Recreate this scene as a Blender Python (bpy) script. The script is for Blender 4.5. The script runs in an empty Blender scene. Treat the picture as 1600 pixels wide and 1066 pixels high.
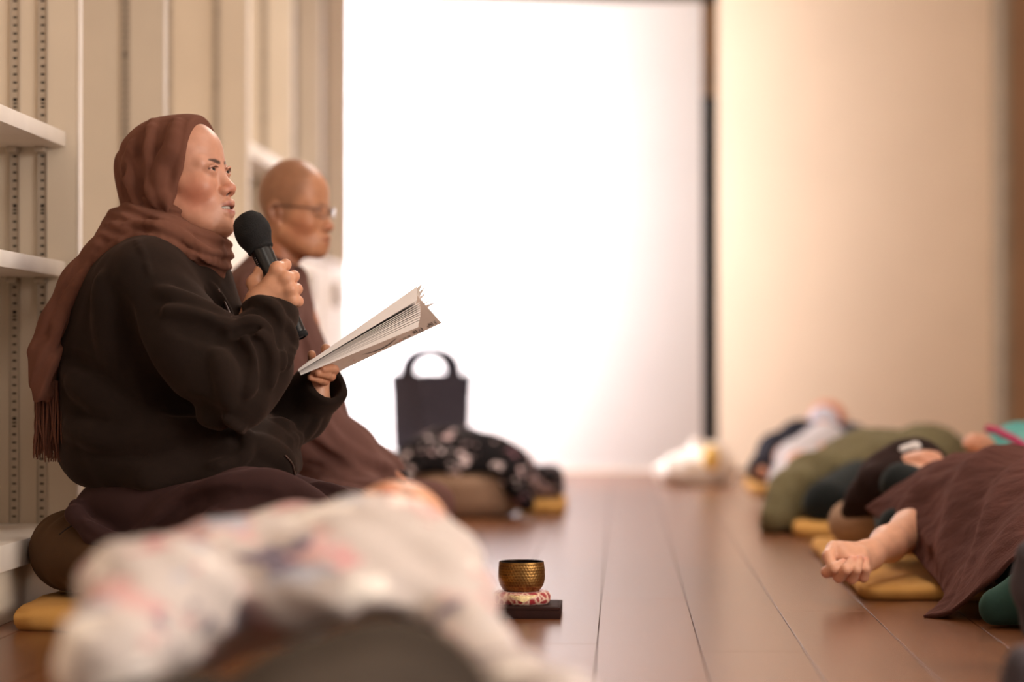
import bpy, bmesh, math, random
import numpy as np
from mathutils import Vector, Matrix, Euler

random.seed(7)
RNG = np.random.default_rng(7)
SC = bpy.context.scene
COL = SC.collection

# ---------------------------------------------------------------- camera
CAM_H = 0.49
FPX = 85.0 / 36.0 * 1600.0
cam_data = bpy.data.cameras.new('camera')
cam_data.lens = 85.0
cam_data.sensor_width = 36.0
cam_data.clip_start = 0.05
cam_data.clip_end = 100
cam_data.dof.use_dof = True
cam_data.dof.focus_distance = 4.66
cam_data.dof.aperture_fstop = 1.5
cam = bpy.data.objects.new('camera', cam_data)
COL.objects.link(cam)
cam.location = (0, 0, CAM_H)
cam.rotation_euler = (math.radians(90 + 0.64), 0, math.radians(2.577))
SC.camera = cam
CR = np.array(cam.rotation_euler.to_matrix())


def W(px, py, y):
    """point at room depth y that the photograph shows at pixel (px, py) of 1600x1066"""
    d = CR @ np.array([(px - 800) / FPX, (533 - py) / FPX, -1.0])
    return np.array([0, 0, CAM_H]) + d * (y / d[1])


def WF(px, py, z=0.0):
    """point on the horizontal plane z under pixel (px, py)"""
    d = CR @ np.array([(px - 800) / FPX, (533 - py) / FPX, -1.0])
    return np.array([0, 0, CAM_H]) + d * ((z - CAM_H) / d[2])


# ---------------------------------------------------------------- world, lights, exposure
SC.view_settings.view_transform = 'Standard'
SC.view_settings.look = 'None'
SC.view_settings.gamma = 1.0
SC.view_settings.use_curve_mapping = False
SC.view_settings.exposure = 0.0
world = bpy.data.worlds.new('world')
SC.world = world
world.use_nodes = True
world.node_tree.nodes['Background'].inputs[0].default_value = (1.0, 0.92, 0.84, 1)
world.node_tree.nodes['Background'].inputs[1].default_value = 0.40


def area(name, loc, rot, sx, sy, power, color):
    l = bpy.data.lights.new(name, 'AREA')
    l.shape = 'RECTANGLE'
    l.size = sx
    l.size_y = sy
    l.energy = power
    l.color = color
    o = bpy.data.objects.new(name, l)
    COL.objects.link(o)
    o.location = loc
    o.rotation_euler = [math.radians(a) for a in rot]
    return o


# daylight through the window in the left wall beyond the bookcase
area('window_daylight', (-1.62, 10.92, 1.25), (0, -90, 0), 2.3, 1.05, 112, (0.985, 0.95, 1.0))
# warm ceiling lamps over the aisle; the near-end one is added fill
area('ceiling_lamp_light', (0.75, 4.9, 2.57), (0, 0, 0), 0.88, 0.88, 9, (1.0, 0.92, 0.83))
area('ceiling_lamp_light', (0.0, 7.5, 2.57), (0, 0, 0), 0.88, 0.88, 40, (1.0, 0.92, 0.83))
area('ceiling_lamp_light', (0.35, 1.9, 2.57), (0, 0, 0), 0.88, 0.88, 12, (1.0, 0.92, 0.83))  # unseen, added to brighten surfaces facing the camera
# soft warm light from the curtained windows along the right wall
area('side_window_light', (2.9, 2.2, 1.55), (0, 90, 0), 1.5, 3.0, 118, (1.0, 0.93, 0.86))

# ---------------------------------------------------------------- node materials


class NT:
    def __init__(self, name):
        self.m = bpy.data.materials.new(name)
        self.m.use_nodes = True
        self.t = self.m.node_tree
        self.b = self.t.nodes['Principled BSDF']

    def n(self, typ, **kw):
        nd = self.t.nodes.new(typ)
        for k, v in kw.items():
            if k.startswith('_'):
                setattr(nd, k[1:], v)
            else:
                nd.inputs[k.replace('_', ' ')].default_value = v
        return nd

    def l(self, a, ao, b, bi):
        self.t.links.new(a.outputs[ao], b.inputs[bi])

    def ramp(self, src, so, stops, interp='LINEAR'):
        r = self.t.nodes.new('ShaderNodeValToRGB')
        r.color_ramp.interpolation = interp
        e = r.color_ramp.elements
        while len(e) < len(stops):
            e.new(0.5)
        for i, (p, c) in enumerate(stops):
            e[i].position = p
            e[i].color = (*c, 1) if len(c) == 3 else c
        self.l(src, so, r, 'Fac')
        return r


def lin(c):
    """8-bit sRGB triple -> linear"""
    out = []
    for v in c:
        v = v / 255.0
        out.append(v / 12.92 if v <= 0.04045 else ((v + 0.055) / 1.055) ** 2.4)
    return tuple(out)


def plain(name, rgb, rough=0.6, metal=0.0, spec=0.5, noise=0.06, nscale=12.0, bump=0.0, bscale=200.0, emit=None):
    t = NT(name)
    c = lin(rgb)
    tc = t.n('ShaderNodeTexCoord')
    nz = t.n('ShaderNodeTexNoise', Scale=nscale, Detail=4.0)
    t.l(tc, 'Object', nz, 'Vector')
    lo = tuple(max(0, v * (1 - noise * 2)) for v in c)
    hi = tuple(min(1, v * (1 + noise * 2)) for v in c)
    r = t.ramp(nz, 'Fac', [(0.3, lo), (0.7, hi)])
    t.l(r, 'Color', t.b, 'Base Color')
    t.b.inputs['Roughness'].default_value = rough
    t.b.inputs['Metallic'].default_value = metal
    t.b.inputs['Specular IOR Level'].default_value = spec
    if bump:
        n2 = t.n('ShaderNodeTexNoise', Scale=bscale, Detail=3.0)
        t.l(tc, 'Object', n2, 'Vector')
        bp = t.n('ShaderNodeBump', Strength=bump, Distance=0.002)
        t.l(n2, 'Fac', bp, 'Height')
        t.l(bp, 'Normal', t.b, 'Normal')
    if emit:
        t.b.inputs['Emission Color'].default_value = (*lin(emit[0]), 1)
        t.b.inputs['Emission Strength'].default_value = emit[1]
    return t.m


def cloth(name, rgb, rgb2=None, sheen=0.25, weave=900.0, bump=0.35, rough=0.95, wrinkle=0.0, wscale=14.0, mott=6.0):
    t = NT(name)
    c = lin(rgb)
    c2 = lin(rgb2) if rgb2 else tuple(v * 1.35 for v in c)
    tc = t.n('ShaderNodeTexCoord')
    nz = t.n('ShaderNodeTexNoise', Scale=mott, Detail=6.0, Roughness=0.65)
    t.l(tc, 'Object', nz, 'Vector')
    r = t.ramp(nz, 'Fac', [(0.32, c), (0.7, c2)])
    t.l(r, 'Color', t.b, 'Base Color')
    t.b.inputs['Roughness'].default_value = rough
    t.b.inputs['Specular IOR Level'].default_value = 0.15
    t.b.inputs['Sheen Weight'].default_value = sheen * 0.45
    t.b.inputs['Sheen Roughness'].default_value = 0.5
    t.b.inputs['Sheen Tint'].default_value = (*[min(1, v / max(c2) * 0.75 + 0.1) for v in c2], 1)
    n2 = t.n('ShaderNodeTexNoise', Scale=weave, Detail=2.0)
    t.l(tc, 'Object', n2, 'Vector')
    bp = t.n('ShaderNodeBump', Strength=bump, Distance=0.0015)
    t.l(n2, 'Fac', bp, 'Height')
    last = bp
    if wrinkle:
        n3 = t.n('ShaderNodeTexNoise', Scale=wscale, Detail=3.0, Distortion=0.6)
        t.l(tc, 'Object', n3, 'Vector')
        b2 = t.n('ShaderNodeBump', Strength=wrinkle, Distance=0.02)
        t.l(n3, 'Fac', b2, 'Height')
        t.l(bp, 'Normal', b2, 'Normal')
        last = b2
    t.l(last, 'Normal', t.b, 'Normal')
    return t.m


def skin_mat(name):
    """skin; the painted-on colours (lips, brows, stubble, flush) come from the mesh attribute 'col'"""
    t = NT(name)
    at = t.n('ShaderNodeAttribute', _attribute_name='col')
    tc = t.n('ShaderNodeTexCoord')
    nz = t.n('ShaderNodeTexNoise', Scale=45.0, Detail=5.0)
    t.l(tc, 'Object', nz, 'Vector')
    r = t.ramp(nz, 'Fac', [(0.3, (0.86, 0.84, 0.83)), (0.7, (1.0, 1.0, 1.0))])
    mx = t.n('ShaderNodeMix', _data_type='RGBA', _blend_type='MULTIPLY')
    mx.inputs[0].default_value = 1.0
    t.l(at, 'Color', mx, 6)
    t.l(r, 'Color', mx, 7)
    t.l(mx, 2, t.b, 'Base Color')
    t.b.inputs['Roughness'].default_value = 0.42
    t.b.inputs['Specular IOR Level'].default_value = 0.45
    t.b.inputs['Subsurface Weight'].default_value = 0.12
    t.b.inputs['Subsurface Radius'].default_value = (0.012, 0.005, 0.003)
    t.b.inputs['Subsurface Scale'].default_value = 1.0
    n2 = t.n('ShaderNodeTexNoise', Scale=700.0, Detail=2.0)
    t.l(tc, 'Object', n2, 'Vector')
    bp = t.n('ShaderNodeBump', Strength=0.12, Distance=0.001)
    t.l(n2, 'Fac', bp, 'Height')
    t.l(bp, 'Normal', t.b, 'Normal')
    return t.m


# ---------------------------------------------------------------- object helpers
def link(o, parent=None):
    COL.objects.link(o)
    if parent is not None:
        o.parent = parent
        # every parent empty is created unrotated and unscaled
        o.location = Vector(o.location) - Vector(world_loc(parent))
    return o


def world_loc(o):
    v = Vector((0, 0, 0))
    while o is not None:
        v += Vector(o.location)
        o = o.parent
    return v


def thing(name, label, cat, loc, group=None):
    o = bpy.data.objects.new(name, None)
    o.empty_display_size = 0.05
    COL.objects.link(o)
    o.location = tuple(float(v) for v in loc)
    o['label'] = label
    o['category'] = cat
    if group:
        o['group'] = group
    return o


def tag(o, label, cat, group=None):
    o['label'] = label
    o['category'] = cat
    if group:
        o['group'] = group
    return o


def struct(o):
    o['kind'] = 'structure'
    return o


def mesh_obj(name, V, Fq, mat, parent=None, smooth=True, col=None, origin=None):
    """V in world coordinates; the object's origin is put at its parent's or at `origin`"""
    V = np.asarray(V, dtype=np.float64)
    if origin is None:
        origin = np.array(world_loc(parent)) if parent is not None else np.array([0.0, 0, 0])
    me = bpy.data.meshes.new(name)
    if isinstance(Fq, np.ndarray) and Fq.ndim == 2:
        n, k = Fq.shape
        me.vertices.add(len(V))
        me.vertices.foreach_set('co', (V - origin).astype(np.float32).ravel())
        me.loops.add(n * k)
        me.loops.foreach_set('vertex_index', Fq.astype(np.int32).ravel())
        me.polygons.add(n)
        me.polygons.foreach_set('loop_start', np.arange(0, n * k, k, dtype=np.int32))
        me.update(calc_edges=True)
        me.validate()
    else:
        me.from_pydata([tuple(v) for v in (V - origin)], [], [tuple(int(i) for i in f) for f in Fq])
        me.update()
    if smooth:
        me.polygons.foreach_set('use_smooth', np.ones(len(me.polygons), dtype=bool))
    if col is not None:
        a = me.attributes.new('col', 'FLOAT_COLOR', 'POINT')
        c4 = np.ones((len(V), 4), dtype=np.float32)
        c4[:, :3] = col
        a.data.foreach_set('color', c4.ravel())
    if mat is not None:
        me.materials.append(mat)
    o = bpy.data.objects.new(name, me)
    COL.objects.link(o)
    if parent is not None:
        o.parent = parent
        o.location = (0, 0, 0) if np.allclose(origin, np.array(world_loc(parent))) else tuple(origin - np.array(world_loc(parent)))
    else:
        o.location = tuple(origin)
    return o


BOXF = [(0, 3, 2, 1), (4, 5, 6, 7), (0, 1, 5, 4), (1, 2, 6, 5), (2, 3, 7, 6), (3, 0, 4, 7)]


def box(name, lo, hi, mat, parent=None, bevel=0.0, segs=2, origin=None, rotz=0.0):
    lo = np.array(lo, float)
    hi = np.array(hi, float)
    c = (lo + hi) / 2
    bm = bmesh.new()
    bmesh.ops.create_cube(bm, size=1.0)
    for v in bm.verts:
        v.co = Vector((v.co.x * (hi - lo)[0], v.co.y * (hi - lo)[1], v.co.z * (hi - lo)[2]))
    if bevel:
        bmesh.ops.bevel(bm, geom=list(bm.edges), offset=bevel, segments=segs, affect='EDGES', profile=0.5)
    me = bpy.data.meshes.new(name)
    bm.to_mesh(me)
    bm.free()
    if bevel:
        me.polygons.foreach_set('use_smooth', np.ones(len(me.polygons), dtype=bool))
        try:
            me.set_sharp_from_angle(angle=math.radians(40))
        except Exception:
            pass
    me.materials.append(mat)
    o = bpy.data.objects.new(name, me)
    COL.objects.link(o)
    if parent is not None:
        o.parent = parent
        c = c - np.array(world_loc(parent))
    o.location = tuple(c)
    o.rotation_euler = (0, 0, rotz)
    return o


def tube(V, F, pts, radii, seg=10, cap=True):
    """append a tube along pts to lists V, F"""
    pts = [np.asarray(p, float) for p in pts]
    n = len(pts)
    base = len(V)
    up = None
    for i in range(n):
        t = pts[min(i + 1, n - 1)] - pts[max(i - 1, 0)]
        t = t / (np.linalg.norm(t) + 1e-9)
        if up is None:
            a = np.array([0, 0, 1.0]) if abs(t[2]) < 0.9 else np.array([1.0, 0, 0])
            up = np.cross(t, a)
        up = up - t * np.dot(up, t)
        up /= np.linalg.norm(up) + 1e-9
        s = np.cross(t, up)
        r = radii[i] if hasattr(radii, '__len__') else radii
        for k in range(seg):
            an = 2 * math.pi * k / seg
            V.append(pts[i] + r * (math.cos(an) * up + math.sin(an) * s))
    for i in range(n - 1):
        for k in range(seg):
            a = base + i * seg + k
            b = base + i * seg + (k + 1) % seg
            F.append((a, b, b + seg, a + seg))
    if cap:
        F.append(tuple(base + k for k in range(seg - 1, -1, -1)))
        F.append(tuple(base + (n - 1) * seg + k for k in range(seg)))


def lathe(prof, seg=48, axis_o=(0, 0, 0), A=None):
    """prof: list of (r, h); A: 3x3 rows = local x, y, z axes"""
    V = []
    F = []
    A = np.eye(3) if A is None else np.asarray(A)
    o = np.asarray(axis_o, float)
    for r, h in prof:
        for k in range(seg):
            a = 2 * math.pi * k / seg
            V.append(o + A[0] * r * math.cos(a) + A[1] * r * math.sin(a) + A[2] * h)
    for i in range(len(prof) - 1):
        for k in range(seg):
            a = i * seg + k
            b = i * seg + (k + 1) % seg
            F.append((a, b, b + seg, a + seg))
    return V, F


def spline(pts, n):
    """Catmull-Rom through pts, n samples"""
    P = np.asarray(pts, float)
    P = np.vstack([2 * P[0] - P[1], P, 2 * P[-1] - P[-2]])
    m = len(P) - 3
    out = []
    for s in np.linspace(0, m - 1e-6, n):
        i = int(s)
        t = s - i
        p0, p1, p2, p3 = P[i], P[i + 1], P[i + 2], P[i + 3]
        out.append(0.5 * ((2 * p1) + (-p0 + p2) * t + (2 * p0 - 5 * p1 + 4 * p2 - p3) * t * t + (-p0 + 3 * p1 - 3 * p2 + p3) * t ** 3))
    return np.array(out)


# ---------------------------------------------------------------- implicit sculpting
class S:
    """a signed distance value at points P, built up by smooth unions and cuts"""

    def __init__(self, P, band=0.08):
        self.P = P
        self.d = np.full(len(P), 1e3, dtype=np.float32)
        self.band = band

    def _apply(self, idx, v, k, mode):
        d = self.d[idx]
        if mode == 'sub':
            a, b = -d, v
            if k > 0:
                h = np.maximum(k - np.abs(a - b), 0) / k
                r = -(np.minimum(a, b) - h * h * k * 0.25)
            else:
                r = -np.minimum(a, b)
        elif mode == 'int':
            a, b = -d, -v
            if k > 0:
                h = np.maximum(k - np.abs(a - b), 0) / k
                r = -(np.minimum(a, b) - h * h * k * 0.25)
            else:
                r = np.maximum(d, v)
        else:
            if k > 0:
                h = np.maximum(k - np.abs(d - v), 0) / k
                r = np.minimum(d, v) - h * h * k * 0.25
            else:
                r = np.minimum(d, v)
        self.d[idx] = r

    def _near(self, lo, hi, k):
        m = self.band + k
        P = self.P
        return np.nonzero(((P > (np.asarray(lo) - m)) & (P < (np.asarray(hi) + m))).all(1))[0]

    def cap(self, a, b, ra, rb=None, k=0.02, mode='add', flat=None):
        """round cone from a to b; flat=(axis vector, half width) extrudes it sideways"""
        a = np.asarray(a, np.float32)
        b = np.asarray(b, np.float32)
        rb = ra if rb is None else rb
        r = max(ra, rb)
        ext = 0 if flat is None else np.abs(np.asarray(flat[0])) * flat[1]
        idx = self._near(np.minimum(a, b) - r - ext, np.maximum(a, b) + r + ext, k)
        if not len(idx):
            return self
        p = self.P[idx] - a
        ab = b - a
        if flat is not None:
            ax = np.asarray(flat[0], np.float32)
            s = p @ ax
            p = p - np.outer(np.clip(s, -flat[1], flat[1]), ax)
        t = np.clip(p @ ab / max(float(ab @ ab), 1e-12), 0, 1)
        q = p - t[:, None] * ab
        v = np.sqrt((q * q).sum(1)) - (ra + (rb - ra) * t)
        self._apply(idx, v, k, mode)
        return self

    def chain(self, pts, rr, k=0.01, mode='add', flat=None):
        for i in range(len(pts) - 1):
            self.cap(pts[i], pts[i + 1], rr[i], rr[i + 1], k, mode, flat)
        return self

    def ell(self, c, r, k=0.02, mode='add', R=None):
        c = np.asarray(c, np.float32)
        r = np.asarray(r, np.float32)
        if r.ndim == 0:
            r = np.array([r, r, r], np.float32)
        e = r if R is None else np.array([r.max()] * 3)
        idx = self._near(c - e, c + e, k)
        if not len(idx):
            return self
        p = self.P[idx] - c
        if R is not None:
            p = p @ np.asarray(R, np.float32).T      # rows of R are the ellipsoid's axes
        k0 = np.sqrt(((p / r) ** 2).sum(1))
        k1 = np.sqrt(((p / (r * r)) ** 2).sum(1)) + 1e-9
        v = k0 * (k0 - 1) / k1
        v = np.where(k0 < 1e-3, -r.min(), v)
        self._apply(idx, v, k, mode)
        return self

    def box(self, c, half, rad=0.01, k=0.0, mode='add', R=None):
        c = np.asarray(c, np.float32)
        half = np.asarray(half, np.float32)
        e = half if R is None else np.array([np.linalg.norm(half)] * 3)
        idx = self._near(c - e, c + e, k)
        if not len(idx):
            return self
        p = self.P[idx] - c
        if R is not None:
            p = p @ np.asarray(R, np.float32).T
        q = np.abs(p) - (half - rad)
        v = np.sqrt((np.maximum(q, 0) ** 2).sum(1)) + np.minimum(q.max(1), 0) - rad
        self._apply(idx, v, k, mode)
        return self

    def plane(self, p0, nrm, k=0.0, mode='int'):
        n = np.asarray(nrm, np.float32)
        n = n / np.linalg.norm(n)
        v = (self.P - np.asarray(p0, np.float32)) @ n
        self._apply(np.arange(len(self.P)), v, k, mode)
        return self


def surface_nets(G, o, h):
    s = G < 0
    nx, ny, nz = G.shape
    act = np.zeros((nx - 1, ny - 1, nz - 1), bool)
    cnt = np.zeros((nx - 1, ny - 1, nz - 1), np.uint8)
    for dx in (0, 1):
        for dy in (0, 1):
            for dz in (0, 1):
                cnt += s[dx:nx - 1 + dx, dy:ny - 1 + dy, dz:nz - 1 + dz]
    act = (cnt > 0) & (cnt < 8)
    I, J, K = np.nonzero(act)
    n = len(I)
    vid = np.full(act.shape, -1, np.int32)
    vid[I, J, K] = np.arange(n)
    acc = np.zeros((n, 3), np.float32)
    num = np.zeros(n, np.float32)
    cor = [(0, 0, 0), (1, 0, 0), (0, 1, 0), (1, 1, 0), (0, 0, 1), (1, 0, 1), (0, 1, 1), (1, 1, 1)]
    vals = [G[I + a, J + b, K + c] for a, b, c in cor]
    for a in range(8):
        for b in range(a + 1, 8):
            da = np.array(cor[b]) - np.array(cor[a])
            if np.abs(da).sum() != 1:
                continue
            va, vb = vals[a], vals[b]
            m = (va < 0) != (vb < 0)
            t = np.where(m, va / np.where(m, va - vb, 1), 0)
            pos = np.array(cor[a], np.float32)[None] + t[:, None] * da[None]
            acc[m] += pos[m]
            num[m] += 1
    V = (np.stack([I, J, K], 1) + acc / np.maximum(num, 1)[:, None]) * h + np.asarray(o)
    quads = []
    # x edges
    for ax in range(3):
        sl0 = [slice(None)] * 3
        sl1 = [slice(None)] * 3
        sl0[ax] = slice(0, -1)
        sl1[ax] = slice(1, None)
        a = s[tuple(sl0)]
        b = s[tuple(sl1)]
        ch = a != b
        E = np.array(np.nonzero(ch)).T
        u, v = (ax + 1) % 3, (ax + 2) % 3
        lim = np.array(act.shape)
        ok = (E[:, u] > 0) & (E[:, v] > 0) & (E[:, u] < lim[u]) & (E[:, v] < lim[v])
        E = E[ok]
        inside = a[E[:, 0], E[:, 1], E[:, 2]]

        def cell(du, dv):
            C = E.copy()
            C[:, u] += du
            C[:, v] += dv
            return vid[C[:, 0], C[:, 1], C[:, 2]]
        q = np.stack([cell(-1, -1), cell(0, -1), cell(0, 0), cell(-1, 0)], 1)
        q[~inside] = q[~inside][:, ::-1]
        quads.append(q)
    Q = np.concatenate(quads)
    Q = Q[(Q >= 0).all(1)]
    return V, Q


def sculpt(f, lo, hi, h, step=4):
    """mesh of the zero level of f over a box; f is only evaluated near the surface"""
    lo = np.asarray(lo, float)
    hi = np.asarray(hi, float)
    n = (np.ceil((hi - lo) / (h * step)).astype(int) + 1)
    ax = [lo[i] + np.arange(n[i]) * h * step for i in range(3)]
    g = np.stack(np.meshgrid(*ax, indexing='ij'), -1).reshape(-1, 3).astype(np.float32)
    c = f(g).reshape(n)
    m = n * step
    near = np.abs(c) < h * step * 1.3
    G = np.repeat(np.repeat(np.repeat(c, step, 0), step, 1), step, 2)
    M = np.repeat(np.repeat(np.repeat(near, step, 0), step, 1), step, 2)
    # the coarse samples stand at block corners: shift so that a block is centred on its sample
    sh = step // 2
    I, J, K = np.nonzero(M)
    P = np.stack([I - sh, J - sh, K - sh], 1) * h + lo
    G[I, J, K] = f(P.astype(np.float32))
    return surface_nets(G, lo - sh * h, h)


def bounds(y0, y1, px0, py0, px1, py1):
    """room box that holds everything seen between two pixels and two depths"""
    c = np.array([W(a, b, y) for a in (px0, px1) for b in (py0, py1) for y in (y0, y1)])
    return c.min(0), c.max(0)


def largest(V, Q):
    """drop everything but the largest connected piece"""
    lab = np.arange(len(V))
    E = np.vstack([Q[:, [0, 1]], Q[:, [1, 2]], Q[:, [2, 3]]])
    while True:
        m = np.minimum(lab[E[:, 0]], lab[E[:, 1]])
        new = lab.copy()
        np.minimum.at(new, E[:, 0], m)
        np.minimum.at(new, E[:, 1], m)
        new = new[new]
        if (new == lab).all():
            break
        lab = new
    u, c = np.unique(lab, return_counts=True)
    keep = lab == u[np.argmax(c)]
    idx = np.cumsum(keep) - 1
    return V[keep], idx[Q[keep[Q].all(1)]]


def vnormals(V, Q):
    n = np.cross(V[Q[:, 2]] - V[Q[:, 0]], V[Q[:, 3]] - V[Q[:, 1]])
    N = np.zeros_like(V)
    for i in range(4):
        np.add.at(N, Q[:, i], n)
    return N / (np.linalg.norm(N, axis=1)[:, None] + 1e-12)


def relax(V, Q, it=2, lam=0.5):
    """a little Laplacian smoothing"""
    E = np.vstack([Q[:, [0, 1]], Q[:, [1, 2]], Q[:, [2, 3]], Q[:, [3, 0]]])
    for _ in range(it):
        A = np.zeros_like(V)
        C = np.zeros(len(V))
        np.add.at(A, E[:, 0], V[E[:, 1]])
        np.add.at(A, E[:, 1], V[E[:, 0]])
        np.add.at(C, E[:, 0], 1)
        np.add.at(C, E[:, 1], 1)
        V = V + lam * (A / np.maximum(C, 1)[:, None] - V)
    return V


def trace(f, px, py, y0, y1, step=0.004):
    """first point of the surface f<0 on the line of sight through a pixel, between depths y0 and y1"""
    ys = np.arange(y0, y1, step)
    P = np.stack([W(px, py, y) for y in ys]).astype(np.float32)
    d = f(P)
    i = np.nonzero(d < 0)[0]
    if not len(i):
        j = int(np.argmin(d))
        return P[j].astype(float)
    return P[i[0]].astype(float)


def noise3(P, scale, seed=0):
    """cheap smooth pseudo noise in -1..1 from a few sines"""
    r = np.random.default_rng(seed)
    out = np.zeros(len(P), np.float32)
    for i in range(6):
        k = r.normal(size=3) * scale
        out += np.sin(P @ k.astype(np.float32) + r.uniform(0, 6.28)) * (1 / 3.0)
    return out


def merge(parts):
    """join several (V, Q, col) into one"""
    Vs, Qs, Cs = [], [], []
    n = 0
    for V, Q, C in parts:
        Vs.append(V)
        Qs.append(Q + n)
        Cs.append(C)
        n += len(V)
    return np.vstack(Vs), np.vstack(Qs), np.vstack(Cs)
# ================================================================ materials of the room
def wood_floor():
    t = NT('floor_wood')
    tc = t.n('ShaderNodeTexCoord')
    oi = t.n('ShaderNodeObjectInfo')
    mp = t.n('ShaderNodeMapping')
    mp.inputs['Scale'].default_value = (9.0, 0.9, 1.0)
    ad = t.n('ShaderNodeVectorMath', _operation='ADD')
    sc = t.n('ShaderNodeVectorMath', _operation='SCALE')
    sc.inputs['Scale'].default_value = 3.0
    t.l(oi, 'Location', sc, 0)
    t.l(tc, 'Object', ad, 0)
    t.l(sc, 'Vector', ad, 1)
    t.l(ad, 'Vector', mp, 'Vector')
    nz = t.n('ShaderNodeTexNoise', Scale=4.0, Detail=5.0, Roughness=0.5, Distortion=0.5)
    t.l(mp, 'Vector', nz, 'Vector')
    r = t.ramp(nz, 'Fac', [(0.2, lin((108, 65, 38))), (0.5, lin((115, 70, 42))), (0.85, lin((122, 76, 47)))])
    hs = t.n('ShaderNodeHueSaturation')
    mr = t.n('ShaderNodeMapRange')
    mr.inputs['To Min'].default_value = 0.86
    mr.inputs['To Max'].default_value = 1.12
    t.l(oi, 'Random', mr, 'Value')
    t.l(mr, 'Result', hs, 'Value')
    t.l(r, 'Color', hs, 'Color')
    t.l(hs, 'Color', t.b, 'Base Color')
    t.b.inputs['Roughness'].default_value = 0.27
    t.b.inputs['Specular IOR Level'].default_value = 0.40
    return t.m


M_FLOOR = wood_floor()
M_GAP = plain('floor_gap', (38, 24, 16), 0.9)
M_CREAM = plain('cream_laminate', (222, 206, 186), 0.5, noise=0.02, nscale=3)
M_EDGE = plain('edge_band', (232, 220, 208), 0.45, noise=0.02)
M_STRIP = plain('slotted_steel', (186, 172, 156), 0.4, metal=0.3, noise=0.03)
M_DARK = plain('dark_recess', (28, 24, 22), 0.9)
M_WHITE = plain('white_board', (240, 238, 238), 0.65, noise=0.01, nscale=2)
M_BEIGE = plain('beige_panel', (236, 214, 188), 0.7, noise=0.015, nscale=2)
M_WALL = plain('wall_paint', (226, 212, 194), 0.85, noise=0.02, nscale=2)
M_POST = plain('door_post', (150, 132, 108), 0.6, noise=0.05)
M_BROWNWALL = plain('brown_wall', (150, 112, 78), 0.6, noise=0.05, nscale=3)
M_ORANGE = plain('orange_wood', (205, 146, 78), 0.5, noise=0.08, nscale=6)
M_CEIL = plain('ceiling_paint', (232, 222, 208), 0.9, noise=0.01)
M_BLACK = plain('black_plastic', (20, 19, 20), 0.5)
M_LAMP = plain('lamp_diffuser', (255, 240, 220), 0.5, emit=((255, 246, 234), 2.5))
M_GLASS = plain('window_pane', (235, 240, 248), 0.1, emit=((236, 242, 255), 3.0))

# ================================================================ floor of separate planks
floor = box('floor', (-2.2, -0.6, -0.06), (3.3, 13.0, -0.012), M_GAP)
struct(floor)
PW = 0.18
plank_mesh = {}


def plank(x0, y0, y1):
    L = round(y1 - y0, 3)
    if L not in plank_mesh:
        w = PW / 2 - 0.0008
        l = L / 2 - 0.0008
        b = 0.0003
        V = [(-w, -l, -.012), (w, -l, -.012), (w, l, -.012), (-w, l, -.012),
             (-w, -l, -b), (w, -l, -b), (w, l, -b), (-w, l, -b),
             (-w + b, -l + b, 0), (w - b, -l + b, 0), (w - b, l - b, 0), (-w + b, l - b, 0)]
        F = [(0, 1, 5, 4), (1, 2, 6, 5), (2, 3, 7, 6), (3, 0, 4, 7), (4, 5, 9, 8), (5, 6, 10, 9), (6, 7, 11, 10), (7, 4, 8, 11), (8, 9, 10, 11)]
        me = bpy.data.meshes.new('plank')
        me.from_pydata(V, [], F)
        me.materials.append(M_FLOOR)
        plank_mesh[L] = me
    o = bpy.data.objects.new('plank', plank_mesh[L])
    COL.objects.link(o)
    o.parent = floor
    c = Vector((x0 + PW / 2, (y0 + y1) / 2, 0))
    o.location = c - Vector(floor.location)


offs = {0: 5.15, 1: 6.02, 2: 4.9, 3: 5.6, -1: 4.3, -2: 5.7}
for i in range(-7, 15):
    x0 = -0.042 + i * PW
    off = offs.get(i, 4.0 + (i * 0.77) % 1.8)
    y = off - 1.82 * math.ceil((off - 1.0) / 1.82)
    while y < 12.0:
        plank(x0, max(y, -0.4), min(y + 1.82, 12.0))
        y += 1.82

# ================================================================ walls, ceiling
YB = 11.42     # plane of the white panel and the beige sliding door
struct(box('wall_left', (-1.62, -0.5, 0), (-1.5, 10.30, 2.75), M_WALL))
o = box('wall_left', (-1.75, 11.55, 0), (-1.5, 12.3, 2.75), M_WALL)
struct(o)
struct(box('wall_back', (-1.9, 12.25, 0), (3.2, 12.4, 2.75), M_DARK))
struct(box('wall_right', (3.0, -0.5, 0), (3.15, 12.3, 2.75), M_WALL))
struct(box('ceiling', (-2.2, -0.6, 2.75), (3.3, 12.6, 2.9), M_CEIL))

# the back wall stub between the window corner and the white panel
struct(box('trim_1', (-1.75, 11.49, 0), (-0.95, 11.55, 2.75), M_WHITE))
# window in the left wall beyond the bookcase, daylight behind it
win = box('window_1', (-1.60, 10.30, 0.06), (-1.5, 10.36, 2.6), M_EDGE)
struct(win)
box('window_frame', (-1.60, 11.49, 0.06), (-1.5, 11.55, 2.6), M_EDGE, win)
box('window_frame', (-1.60, 10.36, 0.0), (-1.5, 11.49, 0.08), M_EDGE, win)
box('window_frame', (-1.60, 10.36, 2.5), (-1.5, 11.49, 2.6), M_EDGE, win)
box('window_pane', (-1.665, 10.30, 0.05), (-1.655, 11.55, 2.6), M_GLASS, win)

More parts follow.
